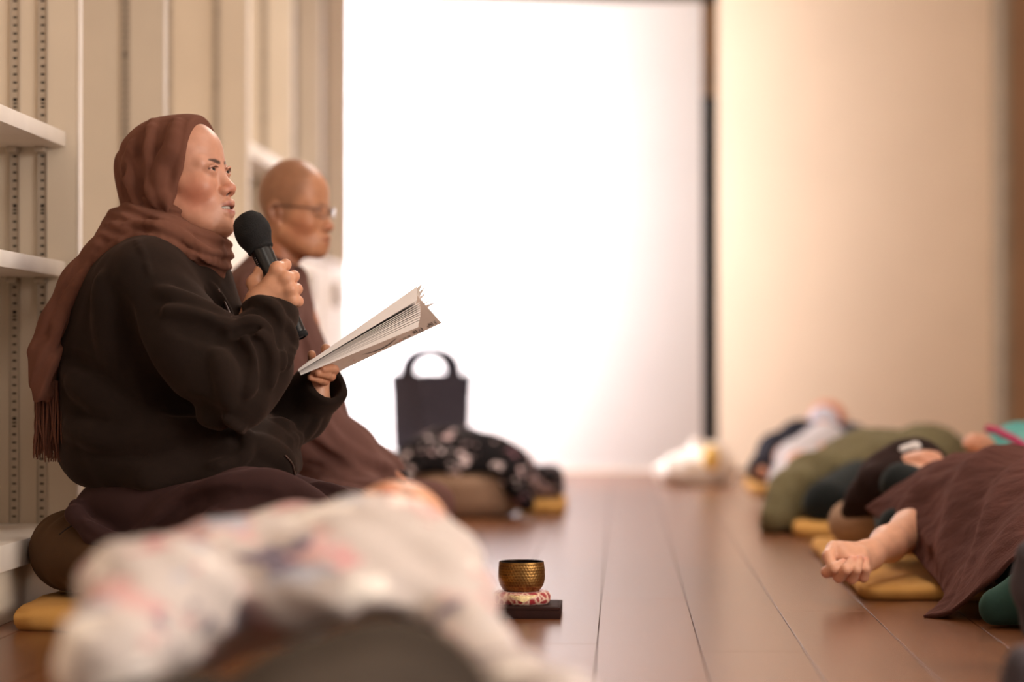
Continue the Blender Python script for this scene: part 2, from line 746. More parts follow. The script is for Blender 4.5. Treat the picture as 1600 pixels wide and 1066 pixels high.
# curtained windows in the right wall, beside the camera
M_CURTAIN = plain('curtain', (240, 226, 206), 0.9, emit=((255, 246, 236), 1.2))
wn = struct(box('window_2', (2.96, 0.65, 0.75), (3.0, 3.75, 0.80), M_EDGE))
box('window_frame', (2.96, 0.65, 2.30), (3.0, 3.75, 2.35), M_EDGE, wn)
for yy in (0.65, 2.175, 3.70):
    box('window_frame', (2.96, yy, 0.80), (3.0, yy + 0.05, 2.30), M_EDGE, wn)
box('curtain', (2.985, 0.70, 0.80), (2.998, 2.175, 2.30), M_CURTAIN, wn)
box('curtain', (2.985, 2.225, 0.80), (2.998, 3.70, 2.30), M_CURTAIN, wn)

# white partition panel
xl, xr = W(598, 700, YB)[0], W(1098, 700, YB)[0]
zt = W(800, 5, YB)[2]
pp = thing('partition_panel', 'tall white partition panel at the back, glowing in the daylight', 'panel', ((xl + xr) / 2, YB, 0))
box('panel_board', (xl, YB, 0.02), (xr, YB + 0.03, zt), M_WHITE, pp, 0.004)
box('top_rail', (xl, YB - 0.004, zt), (xr, YB + 0.034, zt + 0.012), M_STRIP, pp)
box('foot_rail', (xl, YB - 0.004, 0), (xr, YB + 0.034, 0.02), M_EDGE, pp)
# dark gap: orange wooden post high up, black below
x0, x1 = W(1098, 60, YB + 0.2)[0], W(1126, 60, YB + 0.2)[0]
o = box('trim_2', (x0 - 0.02, YB + 0.2, W(1100, 150, YB + 0.2)[2]), (x1 + 0.02, YB + 0.25, 2.75), M_ORANGE)
struct(o)
o = box('trim_3', (xl, YB + 0.10, zt + 0.035), (x1, YB + 0.2, 2.75), M_DARK)
struct(o)
# beige sliding door
x0, x1 = W(1122, 500, YB)[0], W(1551, 500, YB)[0]
d1 = struct(box('door_1', (x0, YB, 0.01), (x1, YB + 0.04, 2.68), M_BEIGE, bevel=0.003))
x2 = W(1580, 500, YB)[0]
d2 = struct(box('trim_4', (x1 + 0.004, YB - 0.03, 0), (x2, YB + 0.06, 2.75), M_POST, bevel=0.004))
box('edge_strip', (x1 + 0.03, YB - 0.036, 0.0), (x1 + 0.045, YB - 0.03, 2.7), M_STRIP, d2)
struct(box('wall_back', (x2, YB, 0), (3.0, YB + 0.1, 2.75), M_BROWNWALL))
# ceiling lamps; the near-end one is an added, unseen fill light
for x, y, wh in ((0.75, 4.9, 'middle'), (0.0, 7.5, 'far end'), (0.35, 1.9, 'near end (added fill light)')):
    lm = thing('ceiling_lamp', 'square ceiling lamp panel over the %s of the aisle' % wh, 'lamp', (x, y, 2.75), 'ceiling lamps')
    box('lamp_housing', (x - 0.48, y - 0.48, 2.60), (x + 0.48, y + 0.48, 2.75), M_EDGE, lm, 0.01)
    box('diffuser', (x - 0.44, y - 0.44, 2.585), (x + 0.44, y + 0.44, 2.60), M_LAMP, lm)

# ================================================================ bookcase along the left wall
XB = -1.16
UP = [3.9, 5.13, 6.10, 7.48, 8.50, 9.32, 10.25]
bk = thing('bookcase', 'tall cream bookcase with slotted steel strips behind the monk with the microphone', 'bookcase', (XB - 0.16, 5.0, 0))


def strip_mesh(H):
    """steel strip with real slots, in its own x-z plane"""
    w, sw, sh, p = 0.0105, 0.0045, 0.0022, 0.01755
    V, F = [], []

    def rect(x0, x1, z0, z1):
        b = len(V)
        V.extend([(x0, 0, z0), (x1, 0, z0), (x1, 0, z1), (x0, 0, z1), (x0, .003, z0), (x1, .003, z0), (x1, .003, z1), (x0, .003, z1)])
        F.extend([(b, b + 1, b + 2, b + 3), (b + 1, b + 5, b + 6, b + 2), (b + 4, b, b + 3, b + 7), (b + 3, b + 2, b + 6, b + 7), (b + 4, b + 5, b + 1, b)])
    rect(-w, -sw, 0, H)
    rect(sw, w, 0, H)
    # rolled rims of the channel
    for sx in (-1, 1):
        b = len(V)
        V.extend([(sx * w, -.003, 0), (sx * (w - .0014), -.003, 0), (sx * (w - .0014), -.003, H), (sx * w, -.003, H), (sx * w, 0, 0), (sx * (w - .0014), 0, 0), (sx * (w - .0014), 0, H), (sx * w, 0, H)])
        F.extend([(b, b + 1, b + 2, b + 3), (b + 1, b + 5, b + 6, b + 2), (b + 4, b, b + 3, b + 7)])
    z = 0.0
    i = 0
    while z < H:
        z1 = min(z + p - sh * 2, H)
        if i % 13 == 12:
            rect(-sw, sw, z, z + 0.0035)
            rect(-sw, sw, z + 0.0075, z + 0.0105)
        else:
            rect(-sw, sw, z, z1)
        z += p
        i += 1
    me = bpy.data.meshes.new('slotted_strip')
    me.from_pydata(V, [], F)
    me.materials.append(M_STRIP)
    return me


SM = strip_mesh(2.5)
SM2 = strip_mesh(1.75)
hut = thing('wall_shelf', 'cream upper shelf unit standing on the low white cabinets', 'shelf', (XB - 0.16, 8.2, 0.926))
for i, y in enumerate(UP):
    own, z0 = (bk, 0.0) if i <= 2 else (hut, 0.926)
    u = box('upright', (XB - 0.32, y, z0), (XB - 0.004, y + 0.036, 2.72), M_CREAM, own)
    box('edge_band', (XB - 0.004, y - 0.001, z0), (XB, y + 0.037, 2.72), M_EDGE, u)
    zs = 0.157 if i <= 2 else 0.926
    for dx in ((0.078, 0.138, 0.25) if i < 2 else (0.10, 0.25)):
        c = np.array([XB - dx, y - 0.0035, zs])
        o = bpy.data.objects.new('slotted_strip', SM if i <= 2 else SM2)
        COL.objects.link(o)
        o.parent = u
        o.location = Vector(c) - Vector(world_loc(u))
        box('strip_backing', (c[0] - 0.006, y - 0.0015, zs), (c[0] + 0.006, y - 0.0003, 2.65), M_DARK, u)
for i in range(len(UP) - 1):
    y0, y1 = UP[i] + 0.036, UP[i + 1]
    own, z0 = (bk, 0.0) if i < 2 else (hut, 0.926)
    box('back_panel', (XB - 0.335, y0 - 0.036, z0), (XB - 0.32, y1 + 0.036, 2.72), M_CREAM, own)
    if i < 2:
        box('bottom_board', (XB - 0.32, y0, 0.105), (XB, y1, 0.157), M_EDGE, bk, 0.003)
        box('plinth', (XB - 0.32, y0, 0.0), (XB - 0.018, y1, 0.103), M_CREAM, bk, 0.002)


def shelf(y0, y1, ztop, th=0.034, xf=-1.187):
    s = box('shelf', (XB - 0.31, y0, ztop - th), (xf, y1, ztop), M_EDGE, bk if y0 < 7 else hut, 0.003)
    for dx in (0.078, 0.138):
        for yy, sg in ((y0, 1), (y1, -1)):
            box('shelf_clip', (XB - dx - 0.011, min(yy, yy + sg * 0.03), ztop - th - 0.012), (XB - dx + 0.011, max(yy, yy + sg * 0.03), ztop - th), M_STRIP, s, 0.002)


shelf(3.94, 5.125, 0.997)
shelf(3.94, 5.125, 0.718)
shelf(7.52, 8.495, 1.205, 0.05, -1.165)
shelf(8.54, 9.315, 1.205, 0.05, -1.165)
# black clip left on the edge of the second upright's bay
box('shelf_clip', (-1.262, 6.06, 0.762), (-1.225, 6.10, 0.80), M_BLACK, bk, 0.002)

# low white cabinets filling the far bays
M_CABW = plain('cabinet_white', (240, 226, 210), 0.5, noise=0.02)
names = ['low white cabinet in the bay behind the two seated monks', 'low white cabinet past the bald monk, middle of three',
         'low white cabinet past the bald monk, next to the far end bay', 'low white cabinet in the bay next to the window']
for i in range(2, 6):
    y0, y1 = UP[i] + 0.04, UP[i + 1] - 0.004
    cb = thing('low_cabinet', names[i - 2], 'cabinet', (XB - 0.15, (y0 + y1) / 2, 0), 'low white cabinets')
    box('body', (XB - 0.31, y0, 0.0), (XB - 0.02, y1, 0.90), M_CABW, cb)
    box('worktop', (XB - 0.315, y0, 0.90), (XB + 0.002, y1, 0.925), M_EDGE, cb, 0.003)
    ym = (y0 + y1) / 2
    for a, b in ((y0, ym - 0.002), (ym + 0.002, y1)):
        dr = box('door', (XB - 0.018, a, 0.06), (XB, b, 0.895), M_CABW, cb, 0.002)
        yy = b - 0.05 if a == y0 else a + 0.05
        box('handle', (XB, yy - 0.006, 0.74), (XB + 0.018, yy + 0.006, 0.84), M_STRIP, dr, 0.003)
# ================================================================ heads and hands
def smooth01(x, a, b):
    t = np.clip((x - a) / (b - a), 0, 1)
    return t * t * (3 - 2 * t)


def segdist(P, a, b):
    a = np.asarray(a, np.float32)
    b = np.asarray(b, np.float32)
    ab = b - a
    t = np.clip((P - a) @ ab / float(ab @ ab), 0, 1)
    return np.linalg.norm(P - a - t[:, None] * ab, axis=1)


def polydist(P, pts):
    d = np.full(len(P), 9.0)
    for a, b in zip(pts[:-1], pts[1:]):
        d = np.minimum(d, segdist(P, a, b))
    return d


def head_sdf(P, o):
    """canonical head: x right, y forward, z up, origin between the ears at eye level; o = shape options"""
    s = S(P, 0.05)
    s.ell((0, -.014 + o.get('back', 0), .036), (.0755, .098 - o.get('back', 0), o.get('crown', .080)), 0)
    s.ell((0, .026, .042), (.064, .054, .052), .03)
    s.ell((0, .026, -.03), (.066, .058, .075), .03)
    jw = o.get('jaw', .050)
    jd = o.get('jawdrop', 0.0)
    s.ell((0, .036, -.083 - jd), (jw, .052, .044), .03)
    s.ell((0, .078, -.111 - jd), (.020, .0195, .016), .022)
    for x in (-1, 1):
        s.cap((x * .056, .0, -.06), (x * .03, .062, -.108 - jd), .016, .014, .03)
        s.ell((x * .041, .054, -.032), (.025, .029 + o.get('cheek', 0), .027), .02)
        s.cap((x * .058, .03, -.022), (x * .062, -.0, -.014), .010, .008, .02)
        s.cap((x * .011, .0775, .0135), (x * .044, .065, .014), .0095, .009, .014)
    s.ell((0, .064, -.075), (.035, .034, .031), .02)
    # eye sockets and lids
    for x in (-1, 1):
        s.ell((x * .0310, .1050, -.002), (.0205, .021, .0145), .012, 'sub')
        s.ell((x * .0310, .0752, -.0022), (.0170, .0160, .0150), .006)
    # nose
    nt = o.get('nose', .1015)
    s.cap((0, .0760, .005), (0, nt - .003, -.038), .0085, .0118, .014)
    s.ell((0, nt, -.0405), (.0125, .0115, .0105), .006)
    for x in (-1, 1):
        s.ell((x * .0145, nt - .009, -.0450), (.0085, .0115, .0082), .006)
    s.cap((0, nt - .003, -.047), (0, nt - .013, -.053), .0045, .005, .006)
    for x in (-1, 1):
        s.ell((x * .0070, nt - .0005, -.0515), (.0040, .0065, .0042), .003, 'sub')
    # lips
    op = o.get('mouth', 0.0)
    up = [(-.030, .0765, -.0740), (-.015, .0930, -.0700), (-.005, .0985, -.0675), (0, .0982, -.0685), (.005, .0985, -.0675), (.015, .0930, -.0700), (.030, .0765, -.0740)]
    lo = [(-.029, .0765, -.0757), (-.013, .0915, -.0835 - op), (0, .0965, -.0865 - op), (.013, .0915, -.0835 - op), (.029, .0765, -.0757)]
    s.chain(up, [.0025, .0046, .0050, .0047, .0050, .0046, .0025], .006)
    s.chain(lo, [.0025, .0054, .0062, .0054, .0025], .006)
    if op > 0:
        s.ell((0, .092, -.0765 - op * .45), (.0260, .024, .0020 + op * .5), .002, 'sub')
    else:
        s.ell((0, .097, -.0765), (.024, .012, .0006), .003, 'sub')
    # eyelid slits
    if o.get('eyes', True):
        for x in (-1, 1):
            a = 0.10 * x
            R = np.array([[math.cos(a), 0, math.sin(a)], [0, 1, 0], [-math.sin(a), 0, math.cos(a)]])
            s.ell((x * .0313, .0922, -.0022), (.0135, .0085, .0034), .0012, 'sub', R)
            # upper lid fold
            s.cap((x * .0195, .0915, .0035), (x * .0325, .0909, .0065), .0020, .0022, .003)
            s.cap((x * .0325, .0909, .0065), (x * .0445, .0842, .0025), .0022, .0018, .003)
    # ears
    if o.get('ears', True):
        for x in (-1, 1):
            R = np.array([[.94, x * .30, 0], [-x * .30, .90, .25], [0, -.25, .97]])
            s.ell((x * .0765, -.016, -.012), (.0075, .0195, .0315), .006, 'add', R)
            s.ell((x * .0840, -.012, -.010), (.0065, .0115, .0195), .003, 'sub', R)
            s.ell((x * .0735, -.008, -.041), (.0055, .0085, .0105), .005)
            s.ell((x * .0770, -.002, -.014), (.0045, .005, .0085), .004)
    # neck
    n = o.get('neck', ((0, -.024, -.06), (0, -.045, -.19)))
    s.cap(n[0], n[1], .052, o.get('neckr', .058), .03)
    return s.d


def head_cols(P, o):
    base = np.array(lin(o['skin']), np.float32)
    C = np.tile(base, (len(P), 1))
    red = np.array(lin(o['flush']), np.float32)

    def blend(w, c):
        nonlocal C
        C = C * (1 - w[:, None]) + np.asarray(c, np.float32)[None] * w[:, None]
    ax = np.abs(P[:, 0])
    Q = P.copy()
    Q[:, 0] = ax
    # flush of the cheeks, nose, ears
    blend(o.get('fk', .75) * (1 - smooth01(np.linalg.norm(Q - np.array([.049, .050, -.046]), axis=1), .004, .056)), red)
    blend(0.45 * (1 - smooth01(np.linalg.norm(Q - np.array([.008, .104, -.043]), axis=1), .004, .020)), red)
    blend(0.5 * (1 - smooth01(np.linalg.norm(Q - np.array([.080, -.014, -.014]), axis=1), .015, .035)), red)
    # lips
    op = o.get('mouth', 0.0)
    lips = [(0, .0985, -.0685), (.006, .0985, -.0685), (.016, .0930, -.0712), (.0305, .0765, -.0742)]
    lipl = [(0, .0975, -.0852 - op), (.013, .0920, -.0825 - op), (.0295, .0765, -.0755)]
    w = np.maximum(1 - smooth01(polydist(Q, lips), .0050, .0078), 1 - smooth01(polydist(Q, lipl), .0060, .0088))
    blend(w * 0.85, lin(o['lips']))
    # inside of the mouth
    if op > 0:
        q = (Q - np.array([0, .088, -.0765 - op * .45])) / np.array([.025, .0095, .0026 + op * .6])
        blend(1 - smooth01(np.linalg.norm(q, axis=1), .9, 1.08), (.03, .008, .006))
    # nostrils
    nt = o.get('nose', .1015)
    q = (Q - np.array([.0070, nt - .002, -.0510])) / np.array([.0042, .0065, .0045])
    blend(0.9 * (1 - smooth01(np.linalg.norm(q, axis=1), .8, 1.2)), (.03, .012, .008))
    # brows
    if o.get('brow'):
        br = [(.011, .0885, .0130), (.022, .0865, .0160), (.035, .080, .0175), (.050, .066, .0135)]
        P2 = Q.copy()
        tt = smooth01(Q[:, 0], .012, .05)
        dd = polydist(P2, br)
        strand = 0.92 + 0.08 * np.sin(Q[:, 0] * 2600 + Q[:, 2] * 900)
        w = (1 - smooth01(dd, .0020, .0062 - .0025 * tt)) * strand * o.get('browk', 0.97)
        blend(np.clip(w, 0, 1), lin(o['brow']))
    # upper lash line, darker lid rim
    if o.get('eyes', True):
        la = [(.0180, .0917, -.0020), (.0245, .0925, .0018), (.0325, .0917, .0026), (.0460, .0832, -.0006)]
        blend(0.95 * (1 - smooth01(polydist(Q, la), .0009, .0022)), (.012, .007, .005))
        la2 = [(.0195, .0915, -.0035), (.0315, .0915, -.0065), (.0445, .0837, -.0022)]
        blend(0.5 * (1 - smooth01(polydist(Q, la2), .0006, .0018)), (.05, .022, .015))
        blend(0.30 * (1 - smooth01(np.linalg.norm((Q - np.array([.034, .08, .004])) / np.array([.022, .02, .012]), axis=1), .5, 1.1)), lin(o.get('lid', (128, 74, 54))))
    # shaved scalp
    if o.get('scalp'):
        line = P[:, 1] - (.062 - .55 * np.clip(.055 - P[:, 2], 0, 1) - 0.0)
        hz = smooth01(-line, -.012, .016) * smooth01(P[:, 2], -.055, -.02)
        blend(hz * 0.55, lin(o['scalp']))
    return C


def frame(yaw, pitch=0.0, roll=0.0):
    """rows = head's right, forward, up in room axes; yaw 0 faces +X, positive turns towards the camera (-Y)"""
    fw = np.array([math.cos(yaw) * math.cos(pitch), -math.sin(yaw) * math.cos(pitch), math.sin(pitch)])
    rt = np.array([-math.sin(yaw), -math.cos(yaw), 0])
    up = np.cross(rt, fw)
    if roll:
        c, s = math.cos(roll), math.sin(roll)
        rt, up = rt * c + up * s, up * c - rt * s
    return np.array([rt, fw, up])


def make_head(o, O, A, h=0.0015, lo=(-.095, -.13, -.2), hi=(.095, .13, .14), scale=1.0):
    V, Q = sculpt(lambda P: head_sdf(P, o), lo, hi, h)
    C = head_cols(V.astype(np.float32), o)
    return (V * scale) @ A + O, Q, C


def eyes(parent, O, A, look, scale=1.0, iris=(38, 22, 16)):
    """two eyeballs with iris and pupil as geometry rings; look = gaze in head axes"""
    g = np.asarray(look, float)
    g = g / np.linalg.norm(g)
    for x in (-1, 1):
        c = O + (np.array([x * .0311, .0755, -.0022]) @ A) * scale
        gw = g @ A
        a = np.cross(gw, A[2])
        a /= np.linalg.norm(a)
        b = np.cross(a, gw)
        r = .0130 * scale
        prof = [(r * math.sin(t), r * math.cos(t)) for t in np.linspace(0.0005, math.pi * .75, 24)]
        V, F = lathe(prof, 28, c, np.array([a, b, gw]))
        Vn = np.array(V) - c
        ang = np.arccos(np.clip((Vn @ gw) / np.linalg.norm(Vn, axis=1), -1, 1))
        col = np.tile(np.array(lin((222, 205, 196)), np.float32), (len(V), 1))
        col[ang < 0.47] = lin(iris)
        col[ang < 0.20] = (.004, .003, .003)
        mesh_obj('eye', V, [f[::-1] for f in F], M_EYE, parent, True, col)


M_SKIN = skin_mat('skin')
t = NT('eye_surface')
at = t.n('ShaderNodeAttribute', _attribute_name='col')
t.l(at, 'Color', t.b, 'Base Color')
t.b.inputs['Roughness'].default_value = 0.12
M_EYE = t.m
M_TEETH = plain('teeth', (228, 214, 200), 0.3, noise=0.02)


def teeth(parent, O, A, op, scale=1.0):
    V, F = [], []
    for i in range(-4, 4):
        a0, a1 = (i + .05) * .0048, (i + .95) * .0048
        for j in range(1):
            def pt(x, z, out):
                y = .0925 - (x / .022) ** 2 * .010 + out
                return O + (np.array([x, y, z]) * scale) @ A
            z0, z1 = -.0705, -.0785 - op * .15 + (abs(i + .5) > 2.5) * .0012
            b = len(V)
            V.extend([pt(a0, z0, 0), pt(a1, z0, 0), pt(a1, z1, .0008), pt(a0, z1, .0008), pt(a0, z0, -.004), pt(a1, z0, -.004), pt(a1, z1, -.004), pt(a0, z1, -.004)])
            F.extend([(b + x, b + y, b + z, b + w) for x, y, z, w in BOXF])
    mesh_obj('teeth', V, F, M_TEETH, parent, False)


def finger(s, pts, r, k=0.005):
    rr = [r * f for f in ((1.05, .98, .90, .74) if len(pts) == 4 else (1.05, .95, .78))]
    s.chain(pts, rr, k)
# ================================================================ seated monk in hijab-like head scarf, reading into a microphone
M_JACKET = cloth('jacket_wool', (31, 22, 17), (38, 27, 22), sheen=0.22, weave=700, bump=0.45, wrinkle=0.12, wscale=9)
M_ROBE = cloth('robe_cotton', (53, 34, 33), (61, 40, 38), sheen=0.22, weave=900, bump=0.3, wrinkle=0.15, wscale=8)
M_SCARF = cloth('scarf_knit', (102, 64, 51), (116, 76, 61), sheen=0.35, weave=1100, bump=0.6, wrinkle=0.10, wscale=16)
M_ZAFU = cloth('zafu_cotton', (74, 52, 34), (84, 60, 40), sheen=0.2, weave=800, bump=0.3)
M_MAT = cloth('mat_cotton', (192, 140, 74), (204, 154, 88), sheen=0.15, weave=700, bump=0.3)
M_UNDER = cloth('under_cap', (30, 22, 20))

YW = 4.75


def w(px, py, dy=0.0):
    return W(px, py, YW + dy)


def apply_folds(f, folds, y0, y1):
    """folds drawn over the surface of f: (pixel polyline, radius, lift, k, mode)"""
    done = []
    for pts, r, lift, k, mode in folds:
        P3 = []
        for p in spline([(a, b, 0) for a, b in pts], max(4, 3 * len(pts)))[:, :2]:
            q = trace(f, p[0], p[1], y0, y1)
            e = np.array([0, 0, CAM_H]) - q
            e = e / np.linalg.norm(e)
            P3.append(q + e * (lift - r if mode == 'add' else r - lift))
        n = len(P3)
        rr = [r * (0.35 + 0.65 * math.sin(math.pi * (0.12 + 0.76 * i / (n - 1)))) for i in range(n)]
        # keep the ridge height where the radius shrinks
        Q3 = []
        for q, ri in zip(P3, rr):
            e = np.array([0, 0, CAM_H]) - q
            e = e / np.linalg.norm(e)
            Q3.append(q + e * ((r - ri) * 0.8 if mode == 'add' else -(r - ri) * 0.8))
        done.append((Q3, rr, k, mode))

    def g(P):
        s = S(P, 0.06)
        s.d = f(P)
        for Q3, rr, k, mode in done:
            s.chain(Q3, rr, k, mode)
        return s.d
    return g


# ---------------- zafu and mat under her
zc = w(150, 880, 0.02)
zt_ = w(150, 806)[2]


def f_zafu(P):
    s = S(P)
    c = np.array([zc[0] + 0.078, YW - 0.02, 0])
    q = P - c.astype(np.float32)
    rad = np.sqrt(q[:, 0] ** 2 + q[:, 1] ** 2)
    an = np.arctan2(q[:, 1], q[:, 0])
    a = np.maximum(rad - 0.115, 0)
    b = np.abs(q[:, 2] - 0.132) / 0.94
    v = np.sqrt(a * a + b * b) - 0.083 + 0.0022 * np.sin(an * 22) * smooth01(np.abs(q[:, 2] - .132), .02, .07)
    s.d = np.minimum(s.d, v).astype(np.float32)
    s.plane((0, 0, 0.05), (0, 0, -1), 0.015)
    return s.d


V, Q = sculpt(f_zafu, (zc[0] - .2, YW - .27, 0), (zc[0] + .32, YW + .25, .26), 0.005)
zf = thing('meditation_cushion', 'round brown meditation cushion under the monk with the microphone', 'cushion', (zc[0] + .078, YW - .02, .05))
mesh_obj('cushion_body', V, Q, M_ZAFU, zf)
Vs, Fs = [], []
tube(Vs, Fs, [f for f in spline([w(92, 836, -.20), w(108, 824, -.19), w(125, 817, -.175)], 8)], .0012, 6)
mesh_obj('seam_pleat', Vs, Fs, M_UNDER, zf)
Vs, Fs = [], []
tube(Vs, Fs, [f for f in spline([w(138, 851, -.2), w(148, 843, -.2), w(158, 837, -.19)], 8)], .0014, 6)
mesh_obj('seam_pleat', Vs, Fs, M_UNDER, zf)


def mat_obj(name, label, lo, hi, group, mat=None, rz=0.0, sag=0.006):
    """thin square floor mat with soft rounded edges"""
    lo = np.array(lo)
    hi = np.array(hi)
    c = (lo + hi) / 2
    hx, hy, hz = (hi - lo) / 2
    n = 22
    V, F = [], []
    R = np.array([[math.cos(rz), math.sin(rz)], [-math.sin(rz), math.cos(rz)]])
    prof = [(0.0, -1.0), (0.006, -.9), (.012, -.45), (.013, 0.1), (.009, .6), (0.0, .92), (-.03, 1.0)]
    rows = []
    per = []
    m = 16
    for i in range(m):
        per.append((-1 + 2 * i / m, -1))
    for i in range(m):
        per.append((1, -1 + 2 * i / m))
    for i in range(m):
        per.append((1 - 2 * i / m, 1))
    for i in range(m):
        per.append((-1, 1 - 2 * i / m))
    N = len(per)
    for out, zz in prof:
        for i, (a, b) in enumerate(per):
            cr = 1 - 0.02 * (abs(a) * abs(b)) ** 8
            wob = 0.004 * math.sin(i * 1.3) + 0.003 * math.sin(i * 0.7 + 1)
            x = a * (hx + out + wob - .012) * cr
            y = b * (hy + out + wob - .012) * cr
            xy = np.array([x, y]) @ R
            V.append((c[0] + xy[0], c[1] + xy[1], c[2] + zz * hz - (sag * 0.5 * (1 + math.sin(i * .5)) if zz > .5 else 0)))
    for j in range(len(prof) - 1):
        for i in range(N):
            F.append((j * N + i, j * N + (i + 1) % N, (j + 1) * N + (i + 1) % N, (j + 1) * N + i))
    F.append(tuple((len(prof) - 1) * N + i for i in range(N)))
    F.append(tuple(N - 1 - i for i in range(N)))
    o = mesh_obj(name, V, F, mat or M_MAT, None, True, origin=np.array([c[0], c[1], lo[2]]))
    tag(o, label, 'mat', group)
    try:
        o.data.set_sharp_from_angle(angle=math.radians(60))
    except Exception:
        pass
    return o


mat_obj('floor_mat', 'mustard floor mat under the brown round cushion by the bookcase', (-1.135, 4.46, 0), (-.36, 5.12, .05), 'mustard floor mats')

# ---------------- body
wm = thing('person', 'seated person in brown head scarf speaking into a microphone, open book in hand', 'person', (w(255, 0)[0], YW, .2))
OW = W(284, 276.5, YW)
AW = frame(math.radians(17), math.radians(8))
HW = dict(skin=(206, 150, 124), flush=(192, 104, 80), fk=.6, lips=(150, 78, 72), brow=(44, 28, 22), mouth=.003, ears=False, jawdrop=.004)
Vh, Qh, Ch = make_head(HW, OW, AW, 0.0014)
SKW = np.array(lin((214, 156, 124)), np.float32)

RH = [  # right hand on the microphone: index, middle, ring, little
    [(433, 420, -.165), (446, 414, -.142), (443, 417, -.108), (429, 424, -.100)],
    [(447, 435, -.168), (459, 432, -.143), (456, 436, -.106), (441, 441, -.099)],
    [(453, 452, -.166), (464, 452, -.143), (460, 455, -.108), (446, 457, -.101)],
    [(456, 468, -.160), (466, 471, -.141), (461, 474, -.110), (449, 473, -.104)]]


def f_rhand(P):
    s = S(P, .03)
    wr = w(405, 474, -.155)
    for i, c in enumerate(RH):
        a = w(410 + 5 * i, 462 + 5 * i, -.156)
        s.cap(a, w(*c[0]), .0135, .0115, .010)
    s.cap(wr, w(398, 495, -.16), .027, .030, .02)
    s.cap(wr, w(425, 452, -.158), .022, .018, .02)
    for i, c in enumerate(RH):
        finger(s, [w(*p) for p in c], (.0106, .0108, .0104, .0096)[i], .0055)
        s.ell(w(*c[0]), .0108, .012)
    # thumb, closing on the far side of the handle
    s.chain([w(404, 462, -.145), w(397, 442, -.128), w(408, 424, -.108), w(424, 410, -.100)], [.016, .0135, .0115, .009], .01)
    return s.d


LH = [[(508, 580, .022), (522, 578, -.010), (518, 576, -.035), (505, 577, -.060)],
      [(504, 588, .020), (517, 588, -.012), (510, 585, -.040), (496, 583, -.064)],
      [(499, 595, .018), (508, 596, -.012), (499, 593, -.040), (485, 590, -.060)]]


def f_lhand(P):
    s = S(P, .03)
    wr = w(494, 622, .02)
    s.cap(wr, w(491, 636, .03), .024, .022, .02)
    for i, c in enumerate(LH):
        s.cap(wr, w(*c[0]), .017, .0115, .014)
        finger(s, [w(*p) for p in c], (.0096, .0096, .0086)[i], .0035)
    s.cap(wr, w(486, 590, .012), .02, .015, .014)
    s.chain([w(500, 596, .02), w(513, 568, .028), w(509, 545, -.012)], [.0135, .0115, .0098], .008)      # thumb over the page edge
    s.chain([w(488, 590, .014), w(489, 570, .018), w(487, 554, -.012)], [.011, .0100, .0082], .008)
    return s.d


def f_wbody(P):
    """figure under the clothes"""
    s = S(P)
    s.ell(w(262, 745), (.14, .17, .11), 0)
    s.cap(w(262, 730), w(250, 520), .12, .12, .06)
    s.cap(w(245, 455, -.12), w(245, 455, .12), .06, .06, .06)
    s.cap(w(255, 470), w(268, 345), .05, .052, .03)
    s.chain([w(235, 445, -.155), w(350, 605, -.215), w(402, 485, -.16)], [.048, .038, .028], .02)
    s.chain([w(245, 445, .155), w(350, 570, .185), w(425, 652, .13), w(470, 643, .07), w(497, 622, .025)], [.048, .045, .038, .03, .026], .02)
    s.chain([w(270, 800, -.10), w(390, 816, -.19), w(505, 845, -.26), w(400, 870, .0)], [.07, .055, .042, .035], .03)
    s.chain([w(275, 795, .10), w(410, 806, .18), w(540, 818, .24), w(420, 860, .1)], [.07, .055, .042, .035], .03)
    return s.d


Vb, Qb = sculpt(f_wbody, *bounds(YW + -.42, YW + .42, 140, 320, 620, 900), 0.011)
Vr, Qr = sculpt(f_rhand, *bounds(YW + -.22, YW + -.06, 375, 390, 490, 520), 0.0016)
Vl, Ql = sculpt(f_lhand, *bounds(YW + -.09, YW + .1, 460, 525, 545, 665), 0.0018)


def hand_cols(V, tips, base, red):
    C = np.tile(base, (len(V), 1))
    for t in tips:
        wgt = 0.5 * (1 - smooth01(np.linalg.norm(V - t, axis=1), .004, .016))
        C = C * (1 - wgt[:, None]) + np.array(lin(red)) * wgt[:, None]
    return C


Cr = hand_cols(Vr, [w(*c[1]) for c in RH] + [w(*c[0]) for c in RH], SKW, (200, 112, 84))
Cl = hand_cols(Vl, [w(*c[1]) for c in LH], SKW, (196, 104, 78))
V, Q, C = merge([(Vh, Qh, Ch), (Vr, Qr, Cr), (Vl, Ql, Cl), (Vb, Qb, np.tile(SKW, (len(Vb), 1)))])
mesh_obj('body', V, Q, M_SKIN, wm, True, C)
eyes(wm, OW, AW, (0.10, 1, .05))
teeth(wm, OW, AW, .003)


# ---------------- head scarf
def f_hood(P):
    L = ((P - OW.astype(np.float32)) @ AW.T.astype(np.float32)).astype(np.float32)
    s = S(L, .05)
    s.ell((0, -.024, .034), (.087, .108, .0915), 0)
    s.ell((0, -.060, -.045), (.077, .072, .095), .05)
    s.cap((-.052, -.022, -.05), (.052, -.022, -.05), .032, .032, .03)
    s.ell((0, .03, .03), (.081, .085, .0885), .02)
    for x in (-1, 1):
        s.ell((x * .048, .004, -.040), (.036, .055, .058), .02)
    c = (L[:, 1] * .96 + .22 * L[:, 2] - .05 * np.abs(L[:, 0])) * (2 * math.pi / .034) + 1.6 * noise3(L, 22, 61)
    fade = (1 - .75 * smooth01(L[:, 1], -.01, .03)) * (1 - smooth01(L[:, 2], .06, .105))
    return (s.d + .0026 * np.sin(c) * fade).astype(np.float32)


